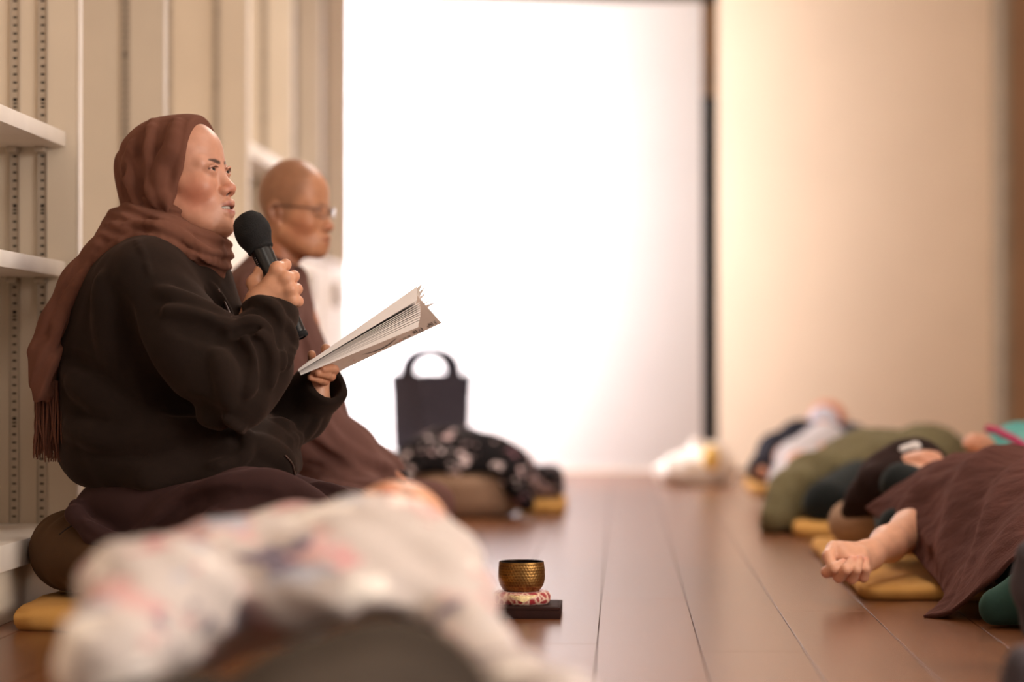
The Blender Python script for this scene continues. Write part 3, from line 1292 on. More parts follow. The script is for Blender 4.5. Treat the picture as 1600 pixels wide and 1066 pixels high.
def f_edge(P):
    L = ((P - OW.astype(np.float32)) @ AW.T.astype(np.float32)).astype(np.float32)
    z = L[:, 2]
    return ((L[:, 1] - (.038 + np.where(z > 0, .36 * z - 1.5 * z * z, .44 * z))) * .92).astype(np.float32)


hood_folds = [
    ([(262, 186), (248, 225), (240, 262), (242, 296), (262, 326)], .010, -0.0080, .012, 'sub'),
    ([(275, 190), (268, 230), (252, 262), (250, 300), (268, 322)], .012, 0.0112, .014, 'add'),
    ([(238, 190), (230, 235), (228, 280), (240, 318)], .010, 0.0094, .014, 'add'),
    ([(222, 205), (214, 250), (218, 295), (232, 328)], .008, -0.0070, .012, 'sub'),
    ([(206, 225), (200, 270), (206, 310), (222, 332)], .010, 0.0084, .014, 'add'),
    ([(192, 260), (192, 300), (203, 328)], .008, -0.0070, .01, 'sub'),
    ([(285, 312), (270, 318), (262, 330)], .008, 0.0075, .008, 'add'),
]
f_hood1 = apply_folds(f_hood, hood_folds, 4.5, 5.0)


def f_hood2(P):
    s = S(P)
    s.d = f_hood1(P)
    s._apply(np.arange(len(P)), f_edge(P), .006, 'int')
    return s.d


V, Q = sculpt(f_hood2, OW - [.15, .13, .17], OW + [.12, .13, .16], 0.0022)
V = relax(V, Q, 1, .4)
mesh_obj('head_scarf', V, Q, M_SCARF, wm)


def f_cap(P):
    L = ((P - OW.astype(np.float32)) @ AW.T.astype(np.float32)).astype(np.float32)
    s = S(L, .05)
    s.ell((0, .008, .036), (.0745, .074, .0850), 0)
    s._apply(np.arange(len(L)), (L[:, 1] - (.060 + .18 * (L[:, 2] - .1))).astype(np.float32), .0, 'int')
    s.plane((0, 0, .092), (0, 0, -1))
    return s.d


V, Q = sculpt(f_cap, OW - [.1, .1, .02], OW + [.1, .1, .15], 0.0025)
mesh_obj('under_cap', V, Q, M_UNDER, wm)


def f_wrap(P):
    s = S(P, .06)
    loop1 = [w(197, 350), w(212, 350, -.065), w(268, 362, -.095), w(325, 388, -.07), w(340, 394, -.01), w(325, 378, .07), w(262, 350, .1), w(208, 345, .06), w(197, 350)]
    loop2 = [w(170, 386, 0), w(190, 368, -.10), w(250, 366, -.125), w(305, 396, -.105), w(334, 420, -.05), w(338, 412, .02), w(300, 395, .09), w(240, 365, .12), w(186, 367, .09), w(170, 386, 0)]
    s.chain(loop1, [.030, .030, .030, .028, .026, .026, .028, .03, .03], .02)
    s.chain(loop2, [.022, .020, .022, .022, .021, .021, .022, .02, .02, .022], .025)
    s.cap(w(232, 384), w(262, 348), .098, .085, .02)
    s.cap(w(262, 385, 0), w(310, 402, 0), .085, .055, .02)
    s.cap(w(325, 418, -.03), w(333, 446, -.035), .020, .010, .015)
    # over the shoulder and down the back
    ya = (0, 1, 0)
    s.chain([w(212, 374, -.02), w(170, 396, -.02), w(130, 442, -.03), w(98, 505, -.05), w(82, 560, -.06), w(78, 612, -.06)],
            [.030, .026, .023, .024, .025, .020], .03, 'add', (ya, .075))
    # neck hole
    s.cap(w(268, 345), w(300, 295), .058, .066, .012, 'sub')
    # pleats run with the cloth: round the neck, then down the back
    x0 = w(175, 380)[0]
    b = smooth01(P[:, 0], x0 - .03, x0 + .03)
    n = 1.7 * noise3(P, 16, 62)
    c1 = (P[:, 2] + .42 * P[:, 0]) * (2 * math.pi / .026) + n
    c2 = (.88 * P[:, 0] - .46 * P[:, 2] + .25 * P[:, 1]) * (2 * math.pi / .030) + n
    return (s.d + .0032 * (b * np.sin(c1) + (1 - b) * np.sin(c2))).astype(np.float32)


wrap_folds = [
    ([(195, 352), (240, 352), (285, 368), (330, 398)], .009, 0.0080, .010, 'add'),
    ([(150, 395), (200, 362), (255, 366), (300, 388), (338, 402)], .007, -0.0070, .008, 'sub'),
    ([(150, 408), (195, 374), (250, 376), (305, 402), (340, 408)], .008, 0.0090, .008, 'add'),
    ([(290, 378), (322, 392), (344, 394)], .006, 0.0060, .006, 'add'),
    ([(300, 402), (325, 420), (340, 424)], .006, -0.0070, .006, 'sub'),
    ([(140, 415), (116, 455), (94, 505), (84, 545)], .008, 0.0080, .010, 'add'),
    ([(150, 420), (124, 465), (104, 520), (94, 555)], .006, -0.0070, .008, 'sub'),
    ([(122, 432), (94, 485), (80, 530)], .007, 0.0070, .008, 'add'),
    ([(108, 500), (98, 545)], .007, 0.0070, .008, 'add'),
]
f_wrap2 = apply_folds(f_wrap, wrap_folds, 4.5, 5.0)
V, Q = sculpt(f_wrap2, *bounds(YW + -.19, YW + .17, 40, 315, 400, 645), 0.0030)
V = relax(V, Q, 1, .4)
mesh_obj('scarf_wrap', V, Q, M_SCARF, wm)

# fringe of twisted strands at the end of the scarf
Vs, Fs = [], []
rf = np.random.default_rng(3)
for i in range(170):
    u = rf.uniform(0, 1)
    px = 57 + 40 * u
    dy = rf.uniform(-.13, .01)
    L = rf.uniform(95, 132) * (1.0 - 0.10 * abs(u - .45))
    pts = []
    ph, am = rf.uniform(0, 6.28), rf.uniform(1, 4)
    x = px
    lean = rf.normal(0, 3) + (u - .5) * 6 + 2
    for k in range(9):
        t = k / 8
        pts.append(w(x + lean * t + am * math.sin(ph + t * 6) * t, 592 + L * t + 4 * u, dy))
    tube(Vs, Fs, pts, [.0017] * 8 + [.0011], 5)
mesh_obj('fringe', Vs, Fs, M_SCARF, wm)


# ---------------- jacket
def f_jacket(P):
    s = S(P, .07)
    s.ell(w(236, 520, 0), (.180, .205, .19), 0)
    s.ell(w(218, 612, 0), (.158, .20, .17), .06)
    s.ell(w(268, 705, 0), (.212, .215, .095), .08)
    s.ell(w(380, 700, -.02), (.108, .18, .070), .05)
    s.cap(w(232, 436, -.13), w(232, 436, .13), .075, .075, .08)
    s.cap(w(255, 420, 0), w(300, 430, 0), .085, .06, .06)
    s.cap(w(285, 470, -.03), w(345, 520, -.03), .075, .055, .05)
    # hem roll at the back and round the waist
    s.cap(w(140, 715, -.10), w(140, 715, .10), .044, .044, .03)
    s.chain([w(140, 722, -.1), w(230, 745, -.19), w(340, 745, -.185), w(440, 735, -.10), w(452, 730, .02)], [.036, .030, .028, .026, .026], .03)
    # right arm
    s.chain([w(228, 445, -.165), w(290, 535, -.215), w(352, 604, -.235)], [.083, .082, .076], .03)
    s.chain([w(352, 604, -.235), w(394, 555, -.205), w(428, 494, -.168)], [.078, .068, .048], .025)
    s.cap(w(380, 625, -.225), w(415, 580, -.20), .052, .048, .03)
    # left arm
    s.chain([w(245, 445, .165), w(350, 570, .19), w(425, 655, .13)], [.083, .075, .064], .03)
    s.chain([w(425, 655, .13), w(468, 640, .07), w(500, 606, .022), w(515, 590, 0)], [.066, .060, .048, .048], .025)
    s.plane(w(270, 762), (0.08, 0, -1), .02)
    # open cuffs
    a, b = w(424, 492, -.165), w(436, 452, -.160)
    n = (w(424, 462, -.16) - w(404, 520, -.175))
    n = n / np.linalg.norm(n)
    s.cap(w(416, 488, -.163), w(416, 488, -.163) + n * .08, .034, .038, .003, 'sub')
    n2 = w(500, 606, .022) - w(468, 640, .07)
    n2 = n2 / np.linalg.norm(n2)
    s.cap(w(496, 610, .028), w(500, 606, .022) + n2 * .08, .034, .036, .003, 'sub')
    return s.d


cuff_n = (w(424, 462, -.16) - w(404, 520, -.175))


def f_jacket_c(P):
    d = f_jacket(P)
    # the ends of the two sleeves are cut square to the arm
    for c, a, rad in ((w(424, 468, -.162), cuff_n, .075), (w(510, 594, .008), w(500, 606, .022) - w(468, 640, .07), .11)):
        n = (a / np.linalg.norm(a)).astype(np.float32)
        q = P - c.astype(np.float32)
        h = q @ n
        near = np.linalg.norm(q, axis=1) < rad
        d = np.where(near & (h > -.004), np.maximum(d, h), d)
    return d.astype(np.float32)


jacket_folds = [
    ([(262, 486), (300, 496), (340, 508), (366, 522)], .014, 0.0120, .018, 'add'),
    ([(250, 455), (290, 470), (330, 488), (362, 505)], .012, 0.0090, .018, 'add'),
    ([(268, 505), (310, 515), (352, 530)], .014, -0.0040, .02, 'sub'),
    ([(368, 516), (392, 504), (418, 516), (438, 545), (442, 575)], .011, 0.0135, .012, 'add'),
    ([(372, 530), (392, 534), (402, 556), (398, 590), (386, 615)], .011, 0.0135, .012, 'add'),
    ([(395, 520), (418, 535), (428, 565), (424, 600)], .010, 0.0120, .012, 'add'),
    ([(366, 534), (374, 552), (376, 580), (372, 604)], .010, -0.0050, .012, 'sub'),
    ([(390, 524), (408, 544), (414, 574), (410, 606)], .009, -0.0050, .010, 'sub'),
    ([(362, 524), (380, 518), (404, 515)], .009, -0.0050, .010, 'sub'),
    ([(378, 482), (402, 470), (428, 482), (440, 506)], .009, 0.0090, .012, 'add'),
    ([(384, 492), (410, 486), (432, 508), (440, 540)], .009, -0.0040, .012, 'sub'),
    ([(444, 500), (458, 530), (452, 570)], .009, 0.0075, .012, 'add'),
    ([(340, 560), (352, 590), (356, 625)], .016, 0.0060, .02, 'add'),
    ([(180, 470), (196, 530), (235, 590), (290, 640), (335, 660)], .020, -0.0070, .03, 'sub'),
    ([(105, 560), (150, 590), (215, 640)], .014, -0.0040, .02, 'sub'),
    ([(108, 590), (150, 620), (230, 668), (300, 680)], .016, 0.0075, .03, 'add'),
    ([(120, 690), (160, 706), (230, 702), (310, 690)], .016, -0.0060, .02, 'sub'),
    ([(112, 672), (165, 684), (240, 684), (320, 672)], .016, 0.0060, .03, 'add'),
    ([(340, 662), (362, 676), (372, 692), (362, 708)], .012, -0.0060, .010, 'sub'),
    ([(352, 655), (378, 672), (388, 700), (370, 720), (330, 728)], .010, 0.0090, .012, 'add'),
    ([(395, 690), (425, 705), (450, 722)], .014, 0.0060, .02, 'add'),
    ([(330, 446), (350, 478), (362, 500)], .008, 0.0075, .008, 'add'),
    ([(322, 452), (340, 480), (352, 502)], .006, -0.0040, .006, 'sub'),
    ([(214, 378), (226, 402), (234, 430)], .006, 0.0030, .006, 'add'),
    ([(430, 660), (455, 668), (478, 655)], .010, 0.0060, .014, 'add'),
    ([(452, 690), (474, 680), (496, 655)], .010, 0.0060, .014, 'add'),
    ([(160, 440), (170, 500), (178, 560)], .016, 0.0060, .03, 'add'),
]
f_j2 = apply_folds(f_jacket_c, jacket_folds, 4.35, 5.0)


def f_j3(P):
    return f_j2(P) + 0.0016 * noise3(P, 28, 4) + 0.001 * noise3(P, 70, 5)


V, Q = largest(*sculpt(f_j3, *bounds(YW + -.36, YW + .33, 88, 365, 540, 772), 0.0036))
V = relax(V, Q, 1, .4)
mesh_obj('jacket', V, Q, M_JACKET, wm)
# zip along the open front edge and its pull
Vs, Fs = [], []
zp = [trace(f_j2, x, y, 4.35, 5.0) + [0, -.003, 0] for x, y in ((341, 452), (352, 474), (362, 496))]
tube(Vs, Fs, spline(zp, 14), .0022, 6)
M_ZIP = plain('zip_metal', (92, 70, 62), 0.35, metal=0.7)
mesh_obj('zip', Vs, Fs, M_ZIP, wm)
Vs, Fs = [], []
zq = [trace(f_j2, x, y, 4.35, 5.0) + [0, -.003, 0] for x, y in ((446, 712), (456, 724), (461, 742))]
tube(Vs, Fs, spline(zq, 12), .0022, 6)
mesh_obj('zip', Vs, Fs, M_ZIP, wm)


# ---------------- robe over the folded legs
def f_robe(P):
    s = S(P, .07)
    s.ell(w(258, 790, 0), (.172, .215, .085), 0)
    s.chain([w(265, 796, -.11), w(390, 812, -.20), w(520, 842, -.27)], [.095, .086, .064], .05)
    s.chain([w(275, 790, .11), w(410, 800, .18), w(545, 812, .25)], [.095, .086, .064], .05)
    s.chain([w(520, 850, -.27), w(480, 862, -.12), w(430, 862, .02)], [.058, .055, .055], .05)
    s.chain([w(545, 830, .25), w(500, 840, .10), w(430, 850, .0)], [.058, .055, .055], .05)
    s.ell(w(405, 800, -.02), (.165, .18, .062), .06)
    s.cap(w(470, 790, -.06), w(540, 800, -.1), .05, .045, .05)
    # skirt falling over the cushion behind
    ya = (0, 1, 0)
    s.chain([w(138, 798, -.06), w(166, 828, -.08), w(218, 858, -.10)], [.020, .018, .014], .02, 'add', (ya, .12))
    s.cap(w(118, 790, -.15), w(128, 815, -.16), .012, .008, .01)
    s.chain([w(300, 840, -.16), w(230, 850, -.17), w(180, 840, -.17)], [.05, .03, .016], .04)
    # rests on the mat
    s.plane((0, 0, .052), (0, 0, -1), .01)
    return s.d


robe_folds = [
    ([(250, 800), (330, 768), (400, 756), (450, 764), (500, 786)], .016, 0.0090, .03, 'add'),
    ([(240, 820), (300, 790), (360, 772)], .014, -0.0040, .02, 'sub'),
    ([(200, 845), (228, 825), (262, 790), (300, 762)], .010, 0.0105, .014, 'add'),
    ([(215, 858), (250, 830), (290, 800)], .012, -0.0050, .016, 'sub'),
    ([(130, 815), (170, 838), (212, 850)], .009, 0.0075, .012, 'add'),
    ([(470, 762), (492, 778), (512, 800)], .007, 0.0090, .008, 'add'),
    ([(480, 758), (506, 772), (532, 790)], .007, -0.0040, .008, 'sub'),
    ([(492, 756), (525, 766), (560, 782)], .008, 0.0075, .01, 'add'),
    ([(330, 812), (400, 800), (470, 812)], .014, 0.0060, .03, 'add'),
    ([(340, 790), (400, 780), (440, 786)], .010, -0.0040, .02, 'sub'),
]
f_r2 = apply_folds(f_robe, robe_folds, 4.3, 5.0)


def f_r3(P):
    return f_r2(P) + 0.0016 * noise3(P, 24, 8)


V, Q = largest(*sculpt(f_r3, *bounds(YW + -.40, YW + .40, 100, 735, 640, 960), 0.0042))
V = relax(V, Q, 1, .4)
mesh_obj('robe', V, Q, M_ROBE, wm)
# ================================================================ microphone in her right hand
M_FOAM = plain('mic_foam', (22, 20, 21), 0.95, bump=0.8, bscale=420, noise=0.2, nscale=60)
M_MICB = plain('mic_handle', (20, 18, 19), 0.32, noise=0.1)
M_SILV = plain('mic_silver', (150, 146, 150), 0.3, metal=0.8)
ma, mb = w(383, 336, -.085), w(470, 528, -.135)
ax_ = mb - ma
L_ = np.linalg.norm(ax_)
ax_ = ax_ / L_
sx_ = np.cross(ax_, [0, 1, 0])
sx_ /= np.linalg.norm(sx_)
AX = np.array([sx_, np.cross(ax_, sx_), ax_])
mic = thing('microphone', 'black handheld microphone with foam cover in the speaker\'s right hand', 'microphone', mb)
prof = [(.0005, -.002), (.012, -.0015), (.022, .003), (.029, .011), (.0335, .022), (.0355, .034), (.0352, .044), (.033, .052), (.0285, .062), (.0262, .070), (.0255, .073), (.0262, .0745), (.0262, .078), (.0215, .079)]
V, F = lathe(prof, 40, ma, AX)
V = np.array(V)
V = V + (noise3(V.astype(np.float32), 160, 2)[:, None] * .0012) * (V - (ma + ax_ * .035)) / .03
mesh_obj('foam_cover', V, [f[::-1] for f in F], M_FOAM, mic)
prof = [(.0215, .074), (.0212, .085), (.0206, .110), (.0190, .16), (.0160, .20), (.0145, L_ - .012), (.012, L_ - .002), (.0005, L_)]
V, F = lathe(prof, 36, ma, AX)
hd = mesh_obj('handle', V, [f[::-1] for f in F], M_MICB, mic)
# row of tiny ridges and the bright seam on the handle
for k in range(6):
    h0 = .092 + .0042 * k
    c0 = ma + ax_ * h0
    d = (AX[0] * -0.75 + np.array([0, -1, 0]) * .65)
    d = d - ax_ * (d @ ax_)
    d = d / np.linalg.norm(d)
    t2 = np.cross(ax_, d)
    Vs, Fs = [], []
    tube(Vs, Fs, [c0 + d * .0208 - t2 * .003, c0 + d * .0213, c0 + d * .0208 + t2 * .003], .0009, 6)
    mesh_obj('grip_ridge', Vs, Fs, M_SILV, hd)
Vs, Fs = [], []
d = AX[0] * (1 if AX[0][0] > 0 else -1)
tube(Vs, Fs, [ma + ax_ * .185 + d * .0175, ma + ax_ * .205 + d * .0162, ma + ax_ * .225 + d * .0155], .0012, 6)
mesh_obj('silver_seam', Vs, Fs, M_SILV, hd)
# base ring
V, F = lathe([(.0145, L_ - .010), (.0165, L_ - .008), (.016, L_ - .001), (.010, L_ + .001)], 32, ma, AX)
mesh_obj('base_ring', V, [f[::-1] for f in F], M_FOAM, mic)

# ================================================================ open book in her left hand
M_PAGE = plain('page_paper', (250, 242, 238), 0.8, noise=0.015, nscale=5)
M_COVER = plain('cover_card', (214, 196, 184), 0.55, noise=0.03, nscale=8)
M_INK = plain('cover_ink', (34, 32, 38), 0.6)
M_RED = plain('cover_red', (206, 120, 96), 0.6)
bkk = thing('book', 'open paperback book with fanned white pages held in the speaker\'s left hand', 'book', w(560, 545, -.05))
spL, spR = w(486, 562, .005), w(646, 486, -.005)          # hinge of the opened book


def sheet(name, nl, nr, th, mat, parent, bulge=0.0, fl=None, fr=None, curl=0.0):
    """one leaf: near edge nl-nr, hinge edge fl-fr, thickness th, gently curved"""
    fl = spL if fl is None else fl
    fr = spR if fr is None else fr
    n, m = 12, 6
    top, bot = [], []
    for j in range(m + 1):
        v = j / m
        for i in range(n + 1):
            u = i / n
            p = (nl * (1 - u) + nr * u) * (1 - v) + (fl * (1 - u) + fr * u) * v
            t = th * (0.18 + 0.82 * u) * (1 - 0.5 * v)
            up = np.array([0, 0, bulge * math.sin(math.pi * v) * u + curl * u ** 3 * (1 - v)])
            top.append(p + up + [0, 0, t / 2])
            bot.append(p + up - [0, 0, t / 2])
    V = top + bot
    N = (n + 1) * (m + 1)
    F = []
    for j in range(m):
        for i in range(n):
            a = j * (n + 1) + i
            F.append((a, a + 1, a + n + 2, a + n + 1))
            F.append((N + a, N + a + n + 1, N + a + n + 2, N + a + 1))
    for i in range(n):
        F.append((i, N + i, N + i + 1, i + 1))
        a = m * (n + 1) + i
        F.append((a, a + 1, N + a + 1, N + a))
    for j in range(m):
        a = j * (n + 1)
        F.append((a, a + n + 1, N + a + n + 1, N + a))
        b = a + n
        F.append((b, N + b, N + b + n + 1, b + n + 1))
    return mesh_obj(name, V, F, mat, parent, False)


# near half: a thick closed run of leaves above, then loose leaves fanning out
ys_ = -.135
runs = [(0.0, .0270)] + [(x, .0016) for x in (.40, .45, .50, .55)] + [(.60, .0030), (.66, .0022), (.72, .0040), (.79, .0034), (.86, .0040), (.94, .0075)]
for t, th in runs:
    tt = t if t > 0 else .17
    nl = w(466 + 4 * t, 577.5 + 9 * tt, ys_ + .004)
    nr = w(648 + 9 * math.sin(tt * 2.6), 447 + 65 * tt, ys_ - .004)
    sheet('leaf', nl, nr, th, M_PAGE, bkk, bulge=0.004)
# far half: leaves seen only by their corners beyond the end of the near half
for k in range(6):
    far = .07 + .012 * k
    nr = w(660 + 4.0 * k, 443 + 6.0 * k, .03 + .006 * k)
    nl = w(514 + k, 568 + k, .05)
    sheet('leaf', nl, nr, .0012, M_PAGE, bkk, bulge=.002)
# cover hanging down behind the hand
cA, cB, cC, cD = w(652, 462, -.040), w(690, 505, .030), w(525, 583, .030), w(503, 560, -.030)


def cov(u, v, lift=0.0):
    """u along the lower edge from left to right, v upwards"""
    p = (cC * (1 - u) + cB * u) * (1 - v) + (cD * (1 - u) + cA * u) * v
    n = np.cross(cB - cC, cD - cC)
    n = n / np.linalg.norm(n)
    if n[1] > 0:
        n = -n
    return p + n * lift


V = [cov(0, 0), cov(1, 0), cov(1, 1), cov(0, 1), cov(0, 0, -.0008), cov(1, 0, -.0008), cov(1, 1, -.0008), cov(0, 1, -.0008)]
cv = mesh_obj('cover', V, BOXF, M_COVER, bkk, False)
sw = [(.29, .24), (.36, .15), (.44, .105), (.52, .12), (.61, .20)]
pts = spline([(a, b, 0) for a, b in sw], 20)
Vs, Fs = [], []
for i, p in enumerate(pts):
    hw = .022 * math.sin(math.pi * (i + .6) / 20.5) * .5 + .004
    Vs += [cov(p[0], p[1] - hw, .0006), cov(p[0], p[1] + hw, .0006)]
for i in range(len(pts) - 1):
    Fs.append((2 * i, 2 * i + 2, 2 * i + 3, 2 * i + 1))
mesh_obj('brush_stroke', Vs, Fs, M_INK, cv, False)
rg = np.random.default_rng(11)


def glyph(u, v, su, sv, mat, seed):
    """a blurred syllable block: a few pen strokes"""
    r = np.random.default_rng(seed)
    Vs, Fs = [], []
    strokes = [(.05, .85, .6, .85), (.3, .85, .3, .45), (.05, .42, .62, .42), (.82, 1.0, .82, .1), (.82, .6, 1.0, .6), (.1, .12, .6, .12), (.1, .4, .1, .12)]
    for i in r.choice(len(strokes), 5, replace=False):
        a, b, c, d = strokes[i]
        e = .07
        if abs(a - c) > abs(b - d):
            q = [(a, b - e), (c, d - e), (c, d + e), (a, b + e)]
        else:
            q = [(a - e, d), (a + e, d), (a + e, b), (a - e, b)]
        n = len(Vs)
        Vs += [cov(u + x * su, v + y * sv, .0006) for x, y in q]
        Fs.append((n, n + 1, n + 2, n + 3))
    mesh_obj('cover_letter', Vs, Fs, mat, cv, False)


for i, u in enumerate((.575, .610)):
    glyph(u, .025, .026, .075, M_INK if i == 0 else M_RED, 20 + i)
for i, u in enumerate((.650, .690)):
    glyph(u, .030, .028, .075, M_INK, 30 + i)
for i, u in enumerate((.750, .800)):
    glyph(u, .025, .042, .14, M_INK, 40 + i)
for i, u in enumerate((.885, .912, .955)):
    glyph(u, .045, .028 if i < 2 else .016, .13, M_INK, 50 + i)
glyph(.19, .15, .022, .07, M_RED, 60)
# ================================================================ shaven-headed monk in glasses beside her
YM = 5.9


def mpt(px, py, dy=0.0):
    return W(px, py, YM + dy)


M_MROBE = cloth('monk_robe', (98, 67, 61), (108, 76, 69), sheen=0.25, weave=800, bump=0.3, wrinkle=0.15, wscale=8)
M_BLKC = cloth('black_cloth', (22, 20, 22))
mm = thing('person', 'seated person with shaved head, glasses and brown robe beyond the speaker', 'person', (mpt(440, 0)[0], YM, .2))
OM = W(459, 328, YM)
AM = frame(math.radians(18), math.radians(-3))
HM = dict(skin=(204, 144, 108), flush=(196, 114, 84), fk=.5, lips=(168, 100, 84), brow=(90, 66, 52), browk=.5, scalp=(134, 98, 76), jaw=.052, crown=.094, back=.008, jawdrop=-.008,
          neck=((0, -.024, -.06), (0, -.055, -.22)), neckr=.060)
Vh, Qh, Ch = make_head(HM, OM, AM, 0.0022, lo=(-.095, -.14, -.23), scale=.96)
SKM = np.array(lin((196, 130, 98)), np.float32)


def f_mhand(P):
    s = S(P, .03)
    s.cap(mpt(570, 752, -.10), mpt(594, 756, -.11), .026, .022, .01)
    for i in range(4):
        a = mpt(598, 748 + 3 * i, -.135 + .018 * i)
        s.chain([a, a + [.030, .006, .010 - .004 * i], a + [.048, .010, -.004], a + [.055, .012, -.018]], [.0095, .009, .0085, .007], .003)
    s.chain([mpt(584, 754, -.13), mpt(594, 746, -.135), mpt(603, 745, -.12)], [.013, .011, .0085], .008)
    return s.d


def f_mbody(P):
    s = S(P)
    s.ell(mpt(430, 745), (.14, .17, .11), 0)
    s.cap(mpt(430, 730), mpt(418, 520), .12, .13, .06)
    s.cap(mpt(420, 462, -.14), mpt(420, 462, .14), .06, .06, .06)
    s.cap(mpt(425, 470), mpt(438, 390), .05, .05, .03)
    s.chain([mpt(415, 470, -.17), mpt(455, 640, -.24), mpt(575, 750, -.11)], [.05, .04, .028], .02)
    s.chain([mpt(420, 470, .17), mpt(460, 640, .24), mpt(580, 745, .0)], [.05, .04, .028], .02)
    s.chain([mpt(440, 790, -.10), mpt(640, 810, -.30), mpt(540, 840, .0)], [.075, .05, .04], .03)
    s.chain([mpt(440, 790, .10), mpt(660, 790, .28), mpt(560, 830, .1)], [.075, .05, .04], .03)
    return s.d


Vb, Qb = sculpt(f_mbody, *bounds(YM + -.42, YM + .42, 330, 370, 720, 900), 0.012)
Vr, Qr = sculpt(f_mhand, *bounds(YM + -.17, YM + -.02, 545, 720, 640, 800), 0.0025)
V, Q, C = merge([(Vh, Qh, Ch), (Vr, Qr, np.tile(SKM, (len(Vr), 1))), (Vb, Qb, np.tile(SKM, (len(Vb), 1)))])
mesh_obj('body', V, Q, M_SKIN, mm, True, C)
eyes(mm, OM, AM, (0, 1, -.12), .96)

# glasses
gl = thing('glasses', 'thin dark framed glasses on the shaved-headed person', 'glasses', OM)
M_FRAME = plain('glasses_frame', (62, 46, 44), 0.35)
t = NT('lens_glass')
t.b.inputs['Base Color'].default_value = (0.9, 0.92, 0.95, 1)
t.b.inputs['Roughness'].default_value = 0.05
t.b.inputs['Transmission Weight'].default_value = 1.0
t.b.inputs['IOR'].default_value = 1.05
M_LENS = t.m


def hp(x, y, z):
    return OM + (np.array([x, y, z]) * .96) @ AM


for sx in (-1, 1):
    ring = []
    for k in range(25):
        a = 2 * math.pi * k / 24
        ca, sa = math.cos(a), math.sin(a)
        ex = abs(ca) ** .7 * (1 if ca > 0 else -1) * .0235
        ez = abs(sa) ** .7 * (1 if sa > 0 else -1) * .0145
        x = sx * .034 + ex
        ring.append((x, .107 - 6.5 * x * x, -.004 + ez))
    Vs, Fs = [], []
    tube(Vs, Fs, [hp(*p) for p in ring], .0011, 6, False)
    mesh_obj('rim', Vs, Fs, M_FRAME, gl)
    V = [hp(*p) for p in ring[:-1]]
    mesh_obj('lens', V, [tuple(range(24))], M_LENS, gl, False)
    Vs, Fs = [], []
    tube(Vs, Fs, [hp(sx * .0575, .0855, .003), hp(sx * .072, .06, .004), hp(sx * .080, .01, .006), hp(sx * .082, -.012, .008), hp(sx * .082, -.03, -.012)], [.0016, .0018, .0018, .0018, .0014], 6)
    mesh_obj('temple', Vs, Fs, M_FRAME, gl)
Vs, Fs = [], []
tube(Vs, Fs, [hp(-.011, .107, .001), hp(0, .110, .004), hp(.011, .107, .001)], .0012, 6)
mesh_obj('bridge', Vs, Fs, M_FRAME, gl)


def f_mrobe(P):
    s = S(P, .07)
    s.ell(mpt(412, 540, 0), (.135, .20, .20), 0)
    s.ell(mpt(425, 660, 0), (.17, .21, .17), .07)
    s.cap(mpt(412, 470, -.15), mpt(412, 470, .15), .078, .078, .08)
    s.cap(mpt(425, 450, 0), mpt(432, 425, 0), .085, .070, .05)
    # wide sleeves
    s.chain([mpt(408, 478, -.185), mpt(440, 590, -.25), mpt(470, 665, -.25)], [.080, .086, .088], .04)
    s.chain([mpt(470, 665, -.25), mpt(530, 712, -.19), mpt(590, 742, -.115)], [.088, .074, .048], .04)
    s.chain([mpt(415, 478, .185), mpt(450, 590, .25), mpt(480, 660, .25)], [.080, .086, .088], .04)
    s.chain([mpt(480, 660, .25), mpt(540, 705, .14), mpt(600, 738, .0)], [.088, .074, .052], .04)
    s.cap(mpt(470, 560, -.02), mpt(500, 660, -.05), .06, .07, .06)
    s.cap(mpt(548, 725, -.16), mpt(598, 752, -.12), .040, .030, .03)
    # legs
    s.ell(mpt(430, 800, 0), (.20, .22, .11), .06)
    s.chain([mpt(440, 805, -.12), mpt(550, 800, -.25), mpt(660, 815, -.33)], [.10, .088, .066], .05)
    s.chain([mpt(440, 800, .12), mpt(560, 795, .22), mpt(672, 790, .28)], [.10, .088, .066], .05)
    s.chain([mpt(660, 838, -.33), mpt(600, 842, -.15), mpt(540, 845, .0)], [.062, .06, .06], .05)
    s.ell(mpt(560, 800, -.05), (.16, .22, .07), .06)
    s.plane((0, 0, .052), (0, 0, -1), .01)
    # neckline
    s.cap(mpt(440, 415, 0), mpt(456, 372, -.0), .055, .085, .01, 'sub')
    # sleeve opening
    s.cap(mpt(596, 752, -.112), mpt(640, 766, -.085), .030, .036, .006, 'sub')
    return s.d


mfolds = [
    ([(380, 440), (398, 500), (410, 570), (430, 640)], .016, .006, .03, 'add'),
    ([(440, 440), (462, 500), (486, 570), (512, 640)], .012, .006, .02, 'add'),
    ([(450, 455), (470, 520), (490, 590)], .010, -.002, .014, 'sub'),
    ([(470, 640), (500, 690), (550, 725)], .016, .008, .02, 'add'),
    ([(490, 630), (520, 680), (565, 715), (610, 730)], .012, .007, .016, 'add'),
    ([(480, 690), (520, 722), (570, 742)], .012, -.003, .016, 'sub'),
    ([(500, 760), (560, 765), (620, 775), (670, 795)], .014, .006, .02, 'add'),
    ([(540, 776), (600, 790), (650, 815)], .012, -.002, .016, 'sub'),
    ([(480, 728), (540, 748), (600, 762), (660, 778)], .010, -.002, .014, 'sub'),
]
f_m2 = apply_folds(f_mrobe, mfolds, 5.4, 6.2)
V, Q = largest(*sculpt(lambda P: f_m2(P) + .002 * noise3(P, 22, 3), *bounds(YM - .46, YM + .46, 325, 400, 740, 920), 0.0060))
V = relax(V, Q, 1, .4)
mesh_obj('robe', V, Q, M_MROBE, mm)


